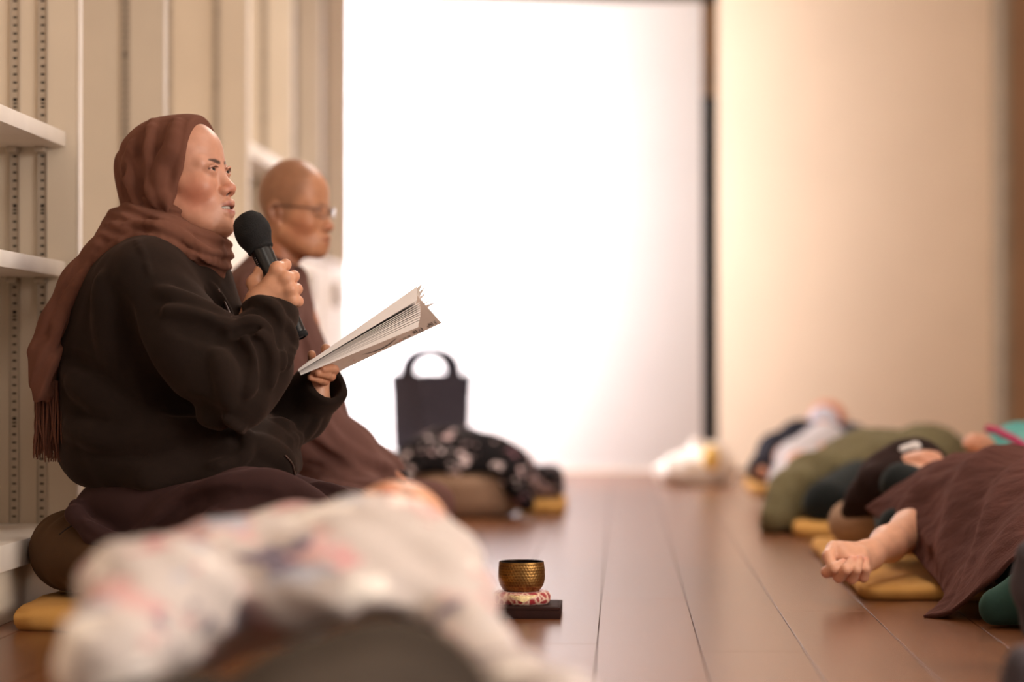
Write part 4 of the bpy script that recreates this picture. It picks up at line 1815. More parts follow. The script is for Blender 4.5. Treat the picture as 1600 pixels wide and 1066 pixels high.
def f_mcol(P):
    s = S(P, .04)
    s.chain([mpt(430, 410, -.078), mpt(458, 424, -.05), mpt(468, 438, -.01), mpt(462, 428, .04)], [.012, .014, .014, .012], .01)
    s.cap(mpt(466, 436, -.015), mpt(470, 470, -.03), .014, .008, .01)
    return s.d


V, Q = sculpt(f_mcol, *bounds(YM + -.12, YM + .08, 415, 395, 485, 480), 0.003)
mesh_obj('inner_collar', V, Q, M_BLKC, mm)
Vs, Fs = [], []
c0 = mpt(600, 752, -.110)
tube(Vs, Fs, [c0, c0 + [.022, .006, -.006], c0 + [.045, .012, -.012]], [.030, .034, .037], 20, False)
mesh_obj('inner_cuff', Vs, Fs, M_BLKC, mm)
# his cushion and mat
zc2 = mpt(432, 880, .02)


def f_zafu2(P):
    q = P - np.array([zc2[0], YM + .02, 0], np.float32)
    rad = np.sqrt(q[:, 0] ** 2 + q[:, 1] ** 2)
    a = np.maximum(rad - 0.115, 0)
    b = np.abs(q[:, 2] - 0.125)
    return np.maximum(np.sqrt(a * a + b * b) - 0.075, .05 - q[:, 2]).astype(np.float32)


V, Q = sculpt(f_zafu2, (zc2[0] - .22, YM - .22, 0), (zc2[0] + .22, YM + .26, .24), 0.008)
z2 = thing('meditation_cushion', 'round brown cushion hidden under the shaved-headed monk', 'cushion', (zc2[0], YM + .02, .05))
mesh_obj('cushion_body', V, Q, M_ZAFU, z2)
mat_obj('floor_mat', 'mustard floor mat under the shaved-headed person in glasses', (-1.12, 5.6, 0), (-.52, 6.3, .05), 'mustard floor mats')
# ================================================================ singing bowl on its brocade cushion and tray
def bowl_mat():
    t = NT('hammered_brass')
    tc = t.n('ShaderNodeTexCoord')
    nz = t.n('ShaderNodeTexNoise', Scale=60.0, Detail=6.0)
    t.l(tc, 'Object', nz, 'Vector')
    at = t.n('ShaderNodeAttribute', _attribute_name='col')
    r = t.ramp(nz, 'Fac', [(0.3, (0.75, 0.72, 0.7)), (0.7, (1, 1, 1))])
    mx = t.n('ShaderNodeMix', _data_type='RGBA', _blend_type='MULTIPLY')
    mx.inputs[0].default_value = 1.0
    t.l(at, 'Color', mx, 6)
    t.l(r, 'Color', mx, 7)
    t.l(mx, 2, t.b, 'Base Color')
    t.b.inputs['Metallic'].default_value = 0.9
    t.b.inputs['Roughness'].default_value = 0.36
    return t.m


YBW = 4.80
bc = W(815, 900, YBW)
zrim, zbase = W(815, 877, YBW)[2], W(815, 929, YBW)[2]
sb = 3778 / YBW
bowl = thing('singing_bowl', 'small hammered brass singing bowl on a red brocade cushion', 'bowl', (bc[0], YBW, zbase))
H = zrim - zbase
R1 = 36.5 / sb
prof = [(0.0005, 0), (.012, 0), (.022, .0008), (.030, .004), (.037, .010), (.0425, .018), (.0455, .027), (R1, .036), (R1 - .0003, .045), (.0458, .053), (.0450, .059), (.0444, H - .0008), (.0436, H), (.0428, H - .0006), (.0424, H - .004), (.0435, .048), (.0436, .036), (.043, .026), (.040, .018), (.034, .010), (.020, .005), (.0005, .004)]
pr = spline([(a, b, 0) for a, b in prof], 150)[:, :2]
seg = 220
V, F = lathe([(max(a, .0003), b) for a, b in pr], seg, (bc[0], YBW, zbase))
V = np.array(V)
q = V - np.array([bc[0], YBW, zbase])
rad = np.linalg.norm(q[:, :2], axis=1)
an = np.arctan2(q[:, 1], q[:, 0])
outer = np.arange(len(V)) < len(V) * 0.53
row = np.floor((q[:, 2] - .006) / .0056)
fz = ((q[:, 2] - .006) / .0056) % 1 - .5
fa = ((an / (2 * math.pi) * 46 + 0.5 * (row % 2)) % 1) - .5
dim = np.exp(-(fz ** 2 / .05 + fa ** 2 / .045)) * outer * (q[:, 2] > .006) * (q[:, 2] < H - .006)
V[:, 0] -= q[:, 0] / np.maximum(rad, 1e-4) * dim * .0010
V[:, 1] -= q[:, 1] / np.maximum(rad, 1e-4) * dim * .0010
brass, pat = np.array(lin((158, 118, 66))), np.array(lin((64, 44, 24)))
col = brass[None] * (1 - .65 * dim[:, None]) + pat[None] * (.65 * dim[:, None])
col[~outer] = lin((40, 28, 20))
mesh_obj('bowl_body', V, [f[::-1] for f in F], bowl_mat(), bowl, True, col)


def brocade():
    t = NT('red_brocade')
    tc = t.n('ShaderNodeTexCoord')
    v = t.n('ShaderNodeTexVoronoi', Scale=62.0, _feature='DISTANCE_TO_EDGE')
    nz = t.n('ShaderNodeTexNoise', Scale=70.0, Detail=3.0)
    mxv = t.n('ShaderNodeMix', _data_type='VECTOR')
    mxv.inputs[0].default_value = 0.012
    t.l(tc, 'Object', mxv, 4)
    t.l(nz, 'Color', mxv, 5)
    t.l(mxv, 1, v, 'Vector')
    r = t.ramp(v, 'Distance', [(0.0, lin((232, 206, 182))), (0.07, lin((226, 190, 164))), (0.11, lin((158, 28, 36))), (0.6, lin((138, 20, 30)))])
    t.l(r, 'Color', t.b, 'Base Color')
    t.b.inputs['Roughness'].default_value = 0.5
    t.b.inputs['Sheen Weight'].default_value = 0.2
    return t.m


cus = thing('brocade_cushion', 'small red and gold brocade cushion under the singing bowl', 'cushion', (bc[0], YBW, W(0, 947, YBW)[2]))
zc0, zc1 = 0.0235, zbase + .006


def f_cush(P):
    q = P - np.array([bc[0], YBW, (zc0 + zc1) / 2], np.float32)
    an = np.arctan2(q[:, 1], q[:, 0]) + .5
    rad = np.sqrt(q[:, 0] ** 2 + q[:, 1] ** 2)
    hz = (zc1 - zc0) / 2
    lobe = .0040 * np.abs(np.cos(an * 3)) - .004
    a = np.maximum(rad - (.049 + lobe), 0)
    d = np.sqrt(a * a + (q[:, 2] * .9) ** 2) - hz
    d = np.maximum(d, -(np.sqrt(rad ** 2 + (q[:, 2] - hz - .022) ** 2) - .030))
    return d.astype(np.float32)


V, Q = sculpt(f_cush, (bc[0] - .09, YBW - .09, 0.01), (bc[0] + .09, YBW + .09, .085), 0.0018)
mesh_obj('cushion_ring', V, Q, brocade(), cus)
# cream and gold wedge panel sewn over the front
M_GOLD = plain('gold_brocade', (222, 190, 140), 0.5, noise=0.25, nscale=160)
top_z = zc1 - .004
pl = []
for u in np.linspace(-1, 1, 13):
    a = -math.pi / 2 + .12 + u * .62
    e = np.array([math.cos(a), math.sin(a), 0])
    for vv in np.linspace(0, 1, 6):
        if abs(u) < 1 - vv * .95 + .05:
            pass
Vs, Fs = [], []
n = 8
for i in range(n + 1):
    t_ = i / n                       # 0 = top edge, 1 = lower tip
    z = zc1 - .003 - t_ * (zc1 - zc0 - .010)
    for j in range(9):
        u = (j / 8 - .5) * 2 * (1 - t_ * .96)
        a = -math.pi / 2 + .10 + u * .52
        e = np.array([math.cos(a), math.sin(a), 0])
        lo_, hi_ = .0, .09
        for _ in range(22):
            mid = (lo_ + hi_) / 2
            p = np.array([[bc[0], YBW, z]]) + e * mid
            if f_cush(p.astype(np.float32))[0] < 0:
                lo_ = mid
            else:
                hi_ = mid
        Vs.append(np.array([bc[0], YBW, z]) + e * (lo_ + .0009))
for i in range(n):
    for j in range(8):
        a = i * 9 + j
        Fs.append((a, a + 9, a + 10, a + 1))
mesh_obj('gold_panel', Vs, Fs, M_GOLD, cus)
M_TRAY = plain('tray_lacquer', (44, 20, 15), 0.8, spec=0.2, noise=0.12, nscale=20)
tr = thing('wooden_tray', 'dark square wooden tray under the singing bowl cushion', 'tray', (bc[0], YBW, 0))
hw = .079
box('tray_base', (bc[0] - hw, YBW - hw, 0), (bc[0] + hw, YBW + hw, .0165), M_TRAY, tr, .0015)
box('tray_rim', (bc[0] - hw, YBW - hw, .0165), (bc[0] + hw, YBW - hw + .006, .0225), M_TRAY, tr, .001)
box('tray_rim', (bc[0] - hw, YBW + hw - .006, .0165), (bc[0] + hw, YBW + hw, .0225), M_TRAY, tr, .001)
box('tray_rim', (bc[0] - hw, YBW - hw + .006, .0165), (bc[0] - hw + .006, YBW + hw - .006, .0225), M_TRAY, tr, .001)
box('tray_rim', (bc[0] + hw - .006, YBW - hw + .006, .0165), (bc[0] + hw, YBW + hw - .006, .0225), M_TRAY, tr, .001)
box('tray_floor', (bc[0] - hw + .006, YBW - hw + .006, .0165), (bc[0] + hw - .006, YBW + hw - .006, .0232), M_TRAY, tr)
# ================================================================ people lying down
def sheet_grid(rows, n, m, amp=0.004, scale=18, seed=1, folds=None):
    """smooth surface through a grid of control points -> V (n x m)"""
    R = np.array([spline(r, m) for r in rows])
    cols = np.array([spline(R[:, j], n) for j in range(m)])      # m x n x 3
    G = np.transpose(cols, (1, 0, 2)).reshape(-1, 3)
    return G


def cloth_sheet(name, rows, mat, parent, n=60, m=60, th=.006, wr=None):
    G = sheet_grid(rows, n, m)
    F = []
    for i in range(n - 1):
        for j in range(m - 1):
            a = i * m + j
            F.append((a, a + 1, a + m + 1, a + m))
    F = np.array(F)
    N = vnormals(G, F)
    if N[:, 2].mean() < 0:
        F = F[:, ::-1]
        N = -N
    u = np.tile(np.linspace(0, 1, m), n)
    v = np.repeat(np.linspace(0, 1, n), m)
    if wr is not None:
        G = G + N * wr(u, v, G)[:, None]
        N = vnormals(G, F)
    B = G - N * th
    K = len(G)
    bd = [(i, i + 1) for i in range(m - 1)] + [(i * m + m - 1, (i + 1) * m + m - 1) for i in range(n - 1)] + \
         [((n - 1) * m + i + 1, (n - 1) * m + i) for i in range(m - 1)][::-1] + [((i + 1) * m, i * m) for i in range(n - 1)]
    side = np.array([(b, a, a + K, b + K) for a, b in bd])
    FF = np.vstack([F, F[:, ::-1] + K, side])
    return mesh_obj(name, np.vstack([G, B]), FF, mat, parent, True)


# ---------------- foreground: person under a floral shawl, head away from the camera
def floral(name, base, spots, scale=16.0, thr=0.42):
    t = NT(name)
    tc = t.n('ShaderNodeTexCoord')
    nz = t.n('ShaderNodeTexNoise', Scale=scale * .8, Detail=3.0)
    mxv = t.n('ShaderNodeMix', _data_type='VECTOR')
    mxv.inputs[0].default_value = 0.12
    t.l(tc, 'Object', mxv, 4)
    t.l(nz, 'Color', mxv, 5)
    last = None
    for i, (c, sc, th, off) in enumerate(spots):
        ad = t.n('ShaderNodeVectorMath', _operation='ADD')
        ad.inputs[1].default_value = (off, off * 1.7, -off)
        t.l(mxv, 1, ad, 0)
        v = t.n('ShaderNodeTexVoronoi', Scale=sc)
        v.inputs['Randomness'].default_value = 1.0
        t.l(ad, 'Vector', v, 'Vector')
        r = t.ramp(v, 'Distance', [(th - .06, (1, 1, 1)), (th, (0, 0, 0))])
        mx = t.n('ShaderNodeMix', _data_type='RGBA')
        t.l(r, 'Color', mx, 0)
        if last is None:
            mx.inputs[6].default_value = (*lin(base), 1)
        else:
            t.l(last, 2, mx, 6)
        mx.inputs[7].default_value = (*lin(c), 1)
        last = mx
    t.l(last, 2, t.b, 'Base Color')
    t.b.inputs['Roughness'].default_value = 0.9
    t.b.inputs['Specular IOR Level'].default_value = 0.15
    return t.m


M_FLORAL = floral('floral_cotton', (198, 184, 177), [((206, 164, 160), 7.0, .34, 0.0), ((178, 176, 184), 9.0, .30, 3.1), ((120, 108, 122), 10.0, .24, 7.7), ((236, 224, 214), 8.0, .30, 5.5), ((198, 142, 142), 12.0, .22, 9.3)])
M_OLIVE_D = cloth('dark_trousers', (32, 25, 19), (40, 32, 25))
fg = thing('person', 'person lying in the foreground under a cream floral shawl, head away from camera', 'person', (W(540, 1000, 2.95)[0], 2.95, 0))
OF = W(615, 864, 3.36)
AF = np.array([[-1, 0.05, 0.0], [0.0, -.28, .96], [0.05, .96, .28]])
AF = AF / np.linalg.norm(AF, axis=1)[:, None]
AF[0] = np.cross(AF[1], AF[2])
HF = dict(skin=(222, 158, 120), flush=(206, 96, 78), lips=(176, 88, 80), brow=(50, 34, 28), eyes=False, neck=((0, -.024, -.06), (0, -.032, -.125)), neckr=.05)
Vh, Qh, Ch = make_head(HF, OF, AF, 0.004)
SKF = np.array(lin((222, 158, 120)), np.float32)


def f_fgbody(P):
    s = S(P)
    s.ell(W(530, 950, 3.0), (.13, .16, .055), 0)
    s.cap(W(580, 950, 3.08), OF + [0, -.12, -.02], .05, .055, .03)
    s.chain([W(440, 925, 3.08), W(330, 935, 2.95), W(235, 970, 2.72), W(180, 1030, 2.55)], [.045, .04, .035, .028], .03)
    s.chain([W(650, 945, 3.05), W(672, 958, 2.98), W(716, 1032, 2.8), W(815, 1118, 2.57)], [.04, .035, .03, .025], .03)
    s.chain([W(490, 1125, 2.75), W(450, 1330, 1.9)], [.06, .05], .03)
    s.chain([W(612, 1120, 2.75), W(600, 1330, 1.9)], [.06, .05], .03)
    return s.d


Vb, Qb = sculpt(f_fgbody, (-.85, 1.7, 0), (.1, 3.5, .4), 0.014)
V, Q, C = merge([(Vh, Qh, Ch), (Vb, Qb, np.tile(SKF, (len(Vb), 1)))])
mesh_obj('body', V, Q, M_SKIN, fg, True, C)


def f_fhair(P):
    L = ((P - OF.astype(np.float32)) @ AF.T.astype(np.float32)).astype(np.float32)
    s = S(L, .06)
    s.ell((0, -.03, .04), (.083, .095, .09), 0)
    s.plane((0, .012, 0), (0, 1, .25), .01)
    return s.d


V, Q = sculpt(f_fhair, OF - .16, OF + .16, .006)
mesh_obj('hair', V, Q, cloth('dark_hair', (48, 32, 24), (60, 40, 30), sheen=.05), fg)


def f_shawl(P):
    s = S(P, .08)
    s.ell(W(535, 905, 3.02), (.165, .24, .088), 0)
    s.ell(W(600, 885, 3.10), (.10, .14, .075), .06)
    s.chain([W(440, 905, 3.08), W(330, 930, 2.95), W(235, 960, 2.72), W(165, 1035, 2.50)], [.075, .072, .066, .055], .05)
    s.chain([W(640, 895, 3.10), W(672, 952, 2.98), W(716, 1028, 2.80), W(870, 1128, 2.52)], [.068, .062, .055, .045], .05)
    s.cap(W(200, 925, 2.68), W(300, 915, 2.75), .045, .05, .04)
    # open at the hips
    s.cap(W(600, 1095, 2.50), W(592, 1050, 2.85), .105, .072, .02, 'sub')
    s.cap(W(460, 1090, 2.50), W(592, 1050, 2.80), .06, .06, .02, 'sub')
    s.plane((0, 0, .012), (0, 0, -1), .01)
    return s.d


V, Q = sculpt(lambda P: f_shawl(P) + .006 * noise3(P, 26, 12) + .003 * noise3(P, 60, 13), (-.9, 2.2, -.02), (.12, 3.4, .42), .009)
mesh_obj('floral_shawl', V, Q, M_FLORAL, fg)


def f_ftr(P):
    s = S(P, .08)
    s.chain([W(615, 1110, 2.75), W(605, 1140, 2.45), W(600, 1330, 1.9)], [.095, .10, .08], .05)
    s.chain([W(500, 1120, 2.75), W(470, 1165, 2.45), W(450, 1330, 1.9)], [.085, .085, .075], .05)
    s.chain([W(300, 1120, 2.5), W(200, 1150, 2.35)], [.05, .05], .03)
    s.plane((0, 0, .012), (0, 0, -1), .01)
    return s.d


V, Q = sculpt(f_ftr, (-.8, 1.7, -.02), (.1, 3.0, .35), .012)
mesh_obj('trousers', V, Q, M_OLIVE_D, fg)

# ---------------- right: brown blanket, arm out to the aisle
M_BLANKET = cloth('brown_terry', (56, 29, 23), (67, 36, 29), sheen=0.4, weave=260, bump=0.9, wrinkle=0.25, wscale=26, mott=20)
M_TEAL = cloth('teal_cotton', (38, 58, 52), (48, 72, 64), wrinkle=.3, wscale=10)
M_HAIR = cloth('black_hair', (28, 18, 16), (44, 26, 22), sheen=.1, weave=300, bump=.5)
M_PILLOW = cloth('beige_cotton', (160, 128, 104), (174, 142, 116))
M_MASK = cloth('white_mask', (226, 218, 216), (236, 230, 228))
M_BLK = cloth('black_cotton', (18, 20, 20), (26, 28, 28))

p1 = thing('person', 'dark-haired person lying under the brown blanket, bare fist resting on the mat', 'person', (W(1400, 0, 5.6)[0], 5.6, 0))


def p(px, py, y):
    return W(px, py, y)


FIN = [[(1303, 892, 5.085), (1292, 894, 5.040), (1303, 888, 5.022), (1318, 880, 5.034)],
       [(1318, 897, 5.085), (1311, 902, 5.036), (1322, 890, 5.014), (1332, 875, 5.030)],
       [(1334, 898, 5.088), (1331, 904, 5.038), (1338, 890, 5.018), (1343, 874, 5.036)],
       [(1348, 896, 5.092), (1349, 902, 5.046), (1352, 889, 5.032), (1352, 876, 5.050)]]


def f_p1hand(P):
    s = S(P, .03)
    wr = p(1360, 866, 5.165)
    for i, c in enumerate(FIN):
        s.cap(p(1352, 872, 5.15), p(*c[0]), .022, .0150, .014)
    s.cap(wr, p(1330, 866, 5.11), .027, .026, .02)
    s.ell(p(1322, 870, 5.085), (.036, .040, .026), .014)
    s.ell(p(1312, 862, 5.085), (.024, .03, .022), .014)
    s.ell(p(1346, 872, 5.09), (.018, .03, .024), .014)
    for i, c in enumerate(FIN):
        finger(s, [p(*q) for q in c], (.0128, .0126, .0122, .0114)[i], .0018)
    s.chain([p(1322, 860, 5.115), p(1303, 858, 5.080), p(1295, 869, 5.052), p(1299, 883, 5.032)], [.019, .0165, .0135, .0110], .004)
    s.chain([wr, p(1388, 850, 5.29), p(1425, 830, 5.44)], [.027, .037, .044], .02)
    s.chain([p(1425, 830, 5.44), p(1432, 800, 5.75)], [.044, .045], .03)
    return s.d


Vr, Qr = sculpt(f_p1hand, (p(1280, 0, 5.0)[0] - .02, 4.97, .0), (.80, 5.85, .34), .0024)
SK1 = np.array(lin((226, 168, 138)), np.float32)
C1 = hand_cols(Vr, [p(*c[3]) for c in FIN] + [p(*c[1]) for c in FIN] + [p(1299, 880, 5.04), p(1318, 868, 5.08)], SK1, (216, 118, 98))
O1 = W(1413, 752, 6.15)
A1 = np.array([[-1, 0, 0], [.70, .05, .71], [-.10, .99, .03]])
A1 = A1 / np.linalg.norm(A1, axis=1)[:, None]
A1[0] = np.cross(A1[1], A1[2])
H1 = dict(skin=(220, 160, 132), flush=(206, 110, 90), lips=(170, 90, 84), brow=(40, 26, 22), eyes=False, neck=((0, -.024, -.06), (0, -.032, -.125)), neckr=.05)
Vh, Qh, Ch = make_head(H1, O1, A1, .0035)


def f_p1body(P):
    s = S(P)
    s.ell((.90, 5.55, .16), (.16, .30, .09), 0)
    s.cap((.88, 5.8, .17), tuple(O1 + [0, -.1, 0]), .06, .055, .04)
    s.chain([(.86, 5.25, .11), (.82, 4.80, .085), (.83, 4.35, .075)], [.07, .055, .045], .04)
    s.chain([(1.03, 5.25, .11), (1.05, 4.75, .10), (1.12, 4.2, .09)], [.07, .06, .045], .04)
    s.cap((.80, 5.78, .15), p(1425, 790, 5.75), .055, .05, .04)
    s.chain([(1.05, 5.75, .15), (1.22, 5.4, .10), (1.28, 5.1, .08)], [.05, .04, .03], .03)
    return s.d


Vb, Qb = sculpt(f_p1body, (.55, 4.0, 0), (1.4, 6.3, .36), .013)
V, Q, C = merge([(Vh, Qh, Ch), (Vr, Qr, C1), (Vb, Qb, np.tile(SK1, (len(Vb), 1)))])
mesh_obj('body', V, Q, M_SKIN, p1, True, C)


def f_p1hair(P):
    L = ((P - O1.astype(np.float32)) @ A1.T.astype(np.float32)).astype(np.float32)
    s = S(L, .06)
    s.ell((0, -.015, .020), (.092, .105, .112), 0)
    s.plane((0, .060, 0), (0, 1, .10), .02)
    s.d = np.where(np.abs(L[:, 0]) < 2, s.d, s.d)
    h = S(P, .06)
    h.chain([O1 + [-.05, -.02, .0], W(1372, 762, 6.08), W(1345, 785, 6.10), W(1325, 800, 6.12)], [.070, .055, .036, .018], .03)
    h.chain([O1 + [.05, -.02, -.01], W(1440, 765, 6.1), W(1455, 790, 6.12)], [.06, .045, .03], .03)
    h.ell(O1 + [.0, -.055, -.020], (.105, .078, .085), .03)
    h.ell(O1 + [.025, .0, .015], (.095, .115, .095), .03)
    k = .03
    hh = np.maximum(k - np.abs(s.d - h.d), 0) / k
    d = np.minimum(s.d, h.d) - hh * hh * k * .25
    return (d + .0025 * noise3(P, 60, 21)).astype(np.float32)


V, Q = sculpt(f_p1hair, O1 - [.2, .18, .2], O1 + [.2, .2, .18], .005)
mesh_obj('hair', V, Q, M_HAIR, p1)


def f_mask(O, A):
    def f(P):
        L = ((P - O.astype(np.float32)) @ A.T.astype(np.float32)).astype(np.float32)
        s = S(L, .05)
        s.ell((0, .055, -.065), (.060, .064, .062), 0)
        s.plane((0, 0, -.028), (0, .1, 1), .006)
        s.plane((0, .025, 0), (0, -1, 0), .01)
        return s.d
    return f




def f_clip(P):
    s = S(P)
    s.cap(W(1412, 704, 6.09), W(1430, 700, 6.09), .013, .015, 0)
    s.cap(W(1430, 700, 6.09), W(1437, 708, 6.08), .013, .008, .01)
    return s.d


V, Q = sculpt(f_clip, W(1390, 720, 6.03), W(1455, 670, 6.15), .003)
mesh_obj('hair_clip', V, Q, M_MASK, p1)


def f_p1sl(P):
    s = S(P)
    s.chain([p(1405, 826, 5.58), p(1405, 812, 5.78), (.80, 5.88, .13)], [.050, .052, .055], .03)
    s.ell((.92, 5.6, .13), (.15, .28, .085), .04)
    s.cap((.86, 5.82, .14), W(1410, 758, 6.0), .055, .056, .05)
    return s.d


V, Q = sculpt(f_p1sl, (.5, 5.2, 0), (1.15, 6.2, .38), .009)
mesh_obj('black_top', V, Q, M_BLK, p1)


def f_p1tr(P):
    s = S(P)
    s.chain([(.86, 5.25, .11), (.82, 4.80, .085), (.83, 4.35, .075)], [.09, .070, .066], .04)
    s.chain([(1.03, 5.25, .11), (1.05, 4.75, .10), (1.12, 4.2, .09)], [.09, .080, .065], .04)
    s.cap(W(1560, 950, 4.60), W(1610, 935, 4.60), .036, .055, .04)
    s.plane((0, 0, .004), (0, 0, -1), .01)
    return s.d + .004 * noise3(P, 30, 5)


V, Q = sculpt(f_p1tr, (.55, 4.0, -.01), (1.3, 5.5, .34), .009)
mesh_obj('teal_trousers', V, Q, M_TEAL, p1)

bl = thing('blanket', 'dark brown terry blanket draped over the person lying at right', 'blanket', (.9, 5.2, 0))
rows = [
    [(1443, 963, 4.78), (1492, 950, 4.72), (1545, 908, 4.66), (1600, 862, 4.62), (1680, 835, 4.62), (1790, 840, 4.66), (1890, 960, 4.8)],
    [(1474, 928, 4.98), (1506, 880, 4.95), (1550, 822, 4.93), (1610, 782, 4.92), (1685, 770, 4.92), (1780, 800, 4.92), (1860, 930, 4.98)],
    [(1442, 884, 5.26), (1468, 826, 5.25), (1512, 762, 5.25), (1575, 728, 5.25), (1655, 720, 5.25), (1735, 750, 5.25), (1810, 900, 5.25)],
    [(1398, 832, 5.50), (1432, 782, 5.50), (1486, 732, 5.52), (1550, 710, 5.54), (1625, 706, 5.55), (1700, 735, 5.55), (1770, 870, 5.5)],
    [(1352, 793, 5.66), (1402, 756, 5.70), (1462, 720, 5.76), (1530, 706, 5.80), (1600, 708, 5.80), (1670, 740, 5.8), (1730, 850, 5.7)],
]
rows = [[W(*q) for q in r] for r in rows]


def wr1(u, v, G):
    a = np.zeros(len(u))
    for (u0, v0, u1, v1, hgt, wd) in ((.02, .30, .55, .75, .016, .05), (.10, .12, .62, .52, .016, .05), (.16, .30, .70, .68, -.010, .05), (.0, .62, .42, .92, .014, .05),
                                      (.25, .05, .8, .35, .014, .06), (.06, .05, .35, .42, -.012, .04), (.35, .55, .75, .95, .010, .06), (.05, .80, .30, .70, .012, .05),
                                      (.12, .78, .10, .45, .012, .035), (.45, .30, .85, .55, .010, .05)):
        d = np.array([u1 - u0, v1 - v0])
        L = np.linalg.norm(d)
        d = d / L
        s_ = (u - u0) * d[0] + (v - v0) * d[1]
        e = -(u - u0) * d[1] + (v - v0) * d[0]
        a += hgt * np.exp(-(e / wd) ** 2) * smooth01(s_, -.05, .1) * (1 - smooth01(s_, L - .1, L + .1))
    return a + .0022 * noise3(G.astype(np.float32), 40, 9) + .001 * noise3(G.astype(np.float32), 110, 10)


cloth_sheet('blanket_cloth', rows, M_BLANKET, bl, 100, 110, .007, wr1)

# cushion under the head
def f_pill(P):
    q = P - np.array([W(1382, 0, 6.33)[0], 6.36, 0], np.float32)
    rad = np.sqrt(q[:, 0] ** 2 + q[:, 1] ** 2)
    a = np.maximum(rad - 0.085, 0)
    b = np.abs(q[:, 2] - 0.085)
    return np.maximum(np.sqrt(a * a + b * b) - 0.06, .03 - q[:, 2]).astype(np.float32)


x_ = W(1382, 0, 6.33)[0]
V, Q = sculpt(f_pill, (x_ - .2, 6.15, 0), (x_ + .2, 6.56, .18), .006)
tag(mesh_obj('head_cushion', V, Q, M_PILLOW, None, origin=np.array([x_, 6.36, .03])), 'beige round cushion under the dark-haired lying head', 'cushion')
c_ = WF(1346, 939)
mat_obj('floor_mat', 'mustard floor mat under the bare fist and brown blanket', (c_[0], c_[1], 0), (c_[0] + .78, c_[1] + 1.45, .036), 'mustard floor mats')

# ---------------- olive jacket
M_OLIVE = cloth('olive_nylon', (94, 84, 60), (112, 102, 74), sheen=.1, weave=300, wrinkle=.5, wscale=14)
p2 = thing('person', 'person lying in an olive jacket and black trousers beyond the brown blanket', 'person', (W(1380, 0, 7.5)[0], 7.5, 0))
SK2 = np.array(lin((214, 152, 122)), np.float32)


def f_p2body(P):
    s = S(P)
    s.ell(W(1390, 745, 7.7), (.15, .30, .08), 0)
    s.chain([W(1320, 745, 7.75), W(1250, 785, 7.4), W(1222, 822, 7.22)], [.05, .04, .03], .03)
    s.chain([W(1345, 778, 7.4), W(1300, 795, 7.22)], [.06, .045], .03)
    s.cap(W(1420, 730, 7.95), W(1432, 712, 8.2), .05, .05, .02)
    s.ell(W(1440, 708, 8.28), (.075, .10, .09), .02)
    return s.d


Vb, Qb = sculpt(f_p2body, W(1200, 870, 7.0) + [-.1, -.1, 0], W(1520, 640, 8.4) + [.1, .1, 0], .012)
mesh_obj('body', Vb, Qb, M_SKIN, p2, True, np.tile(SK2, (len(Vb), 1)))


def f_olive(P):
    s = S(P, .08)
    s.ell(W(1385, 745, 7.65), (.20, .33, .155), 0)
    s.ell(W(1440, 720, 7.9), (.15, .25, .12), .06)
    s.chain([W(1325, 725, 7.7), W(1275, 752, 7.45), W(1240, 775, 7.3), W(1217, 815, 7.2)], [.085, .078, .066, .05], .05)
    s.plane((0, 0, .012), (0, 0, -1), .01)
    return s.d + .012 * noise3(P, 22, 31) + .006 * noise3(P, 50, 32)


V, Q = sculpt(f_olive, W(1180, 870, 7.0) + [-.1, -.1, 0], W(1520, 600, 8.4) + [.15, .1, 0], .010)
mesh_obj('olive_jacket', V, Q, M_OLIVE, p2)


def f_p2tr(P):
    s = S(P, .08)
    s.chain([W(1345, 770, 7.4), W(1292, 788, 7.15)], [.10, .072], .05)
    s.chain([W(1420, 775, 7.35), W(1400, 790, 7.0)], [.11, .08], .05)
    s.plane((0, 0, .045), (0, 0, -1), .01)
    return s.d


V, Q = sculpt(f_p2tr, W(1230, 860, 6.9) + [-.1, -.1, 0], W(1480, 660, 7.7) + [.1, .1, 0], .010)
mesh_obj('black_trousers', V, Q, M_BLK, p2)
c_ = WF(1244, 842)
mat_obj('floor_mat', 'mustard floor mat under the olive jacket person', (c_[0], c_[1], 0), (c_[0] + .7, c_[1] + 1.3, .045), 'mustard floor mats')

# ---------------- white shirt with dark jacket, mask
p3 = thing('person', 'person in white shirt and dark open jacket lying farthest back at right', 'person', (W(1260, 0, 8.8)[0], 8.8, 0))
O3 = W(1292, 668, 9.35)
A3 = np.array([[-1, 0, 0], [-.15, -.45, .88], [.15, .85, .45]])
A3 = A3 / np.linalg.norm(A3, axis=1)[:, None]
A3[0] = np.cross(A3[1], A3[2])
H3 = dict(skin=(224, 150, 118), flush=(214, 116, 92), lips=(170, 90, 84), brow=(120, 100, 90), eyes=False, neck=((0, -.024, -.06), (0, -.032, -.125)), neckr=.05)
Vh, Qh, Ch = make_head(H3, O3, A3, .005)


def f_p3body(P):
    s = S(P)
    s.ell(W(1262, 718, 8.85), (.13, .28, .075), 0)
    s.cap(W(1275, 700, 9.1), O3, .05, .055, .03)
    s.chain([W(1222, 712, 9.0), W(1190, 738, 8.75)], [.045, .03], .02)
    s.chain([W(1250, 740, 8.5), W(1300, 760, 8.1)], [.08, .06], .02)
    return s.d


Vb, Qb = sculpt(f_p3body, W(1160, 790, 8.0) + [-.1, -.1, 0], W(1380, 620, 9.5) + [.1, .1, 0], .013)
V, Q, C = merge([(Vh, Qh, Ch), (Vb, Qb, np.tile(SK2, (len(Vb), 1)))])
mesh_obj('body', V, Q, M_SKIN, p3, True, C)


def f_p3sh(P):
    s = S(P)
    s.chain([W(1214, 752, 8.35), W(1248, 722, 8.65), W(1288, 695, 9.0)], [.035, .075, .085], .04)
    s.plane((0, 0, .04), (0, 0, -1), .01)
    return s.d


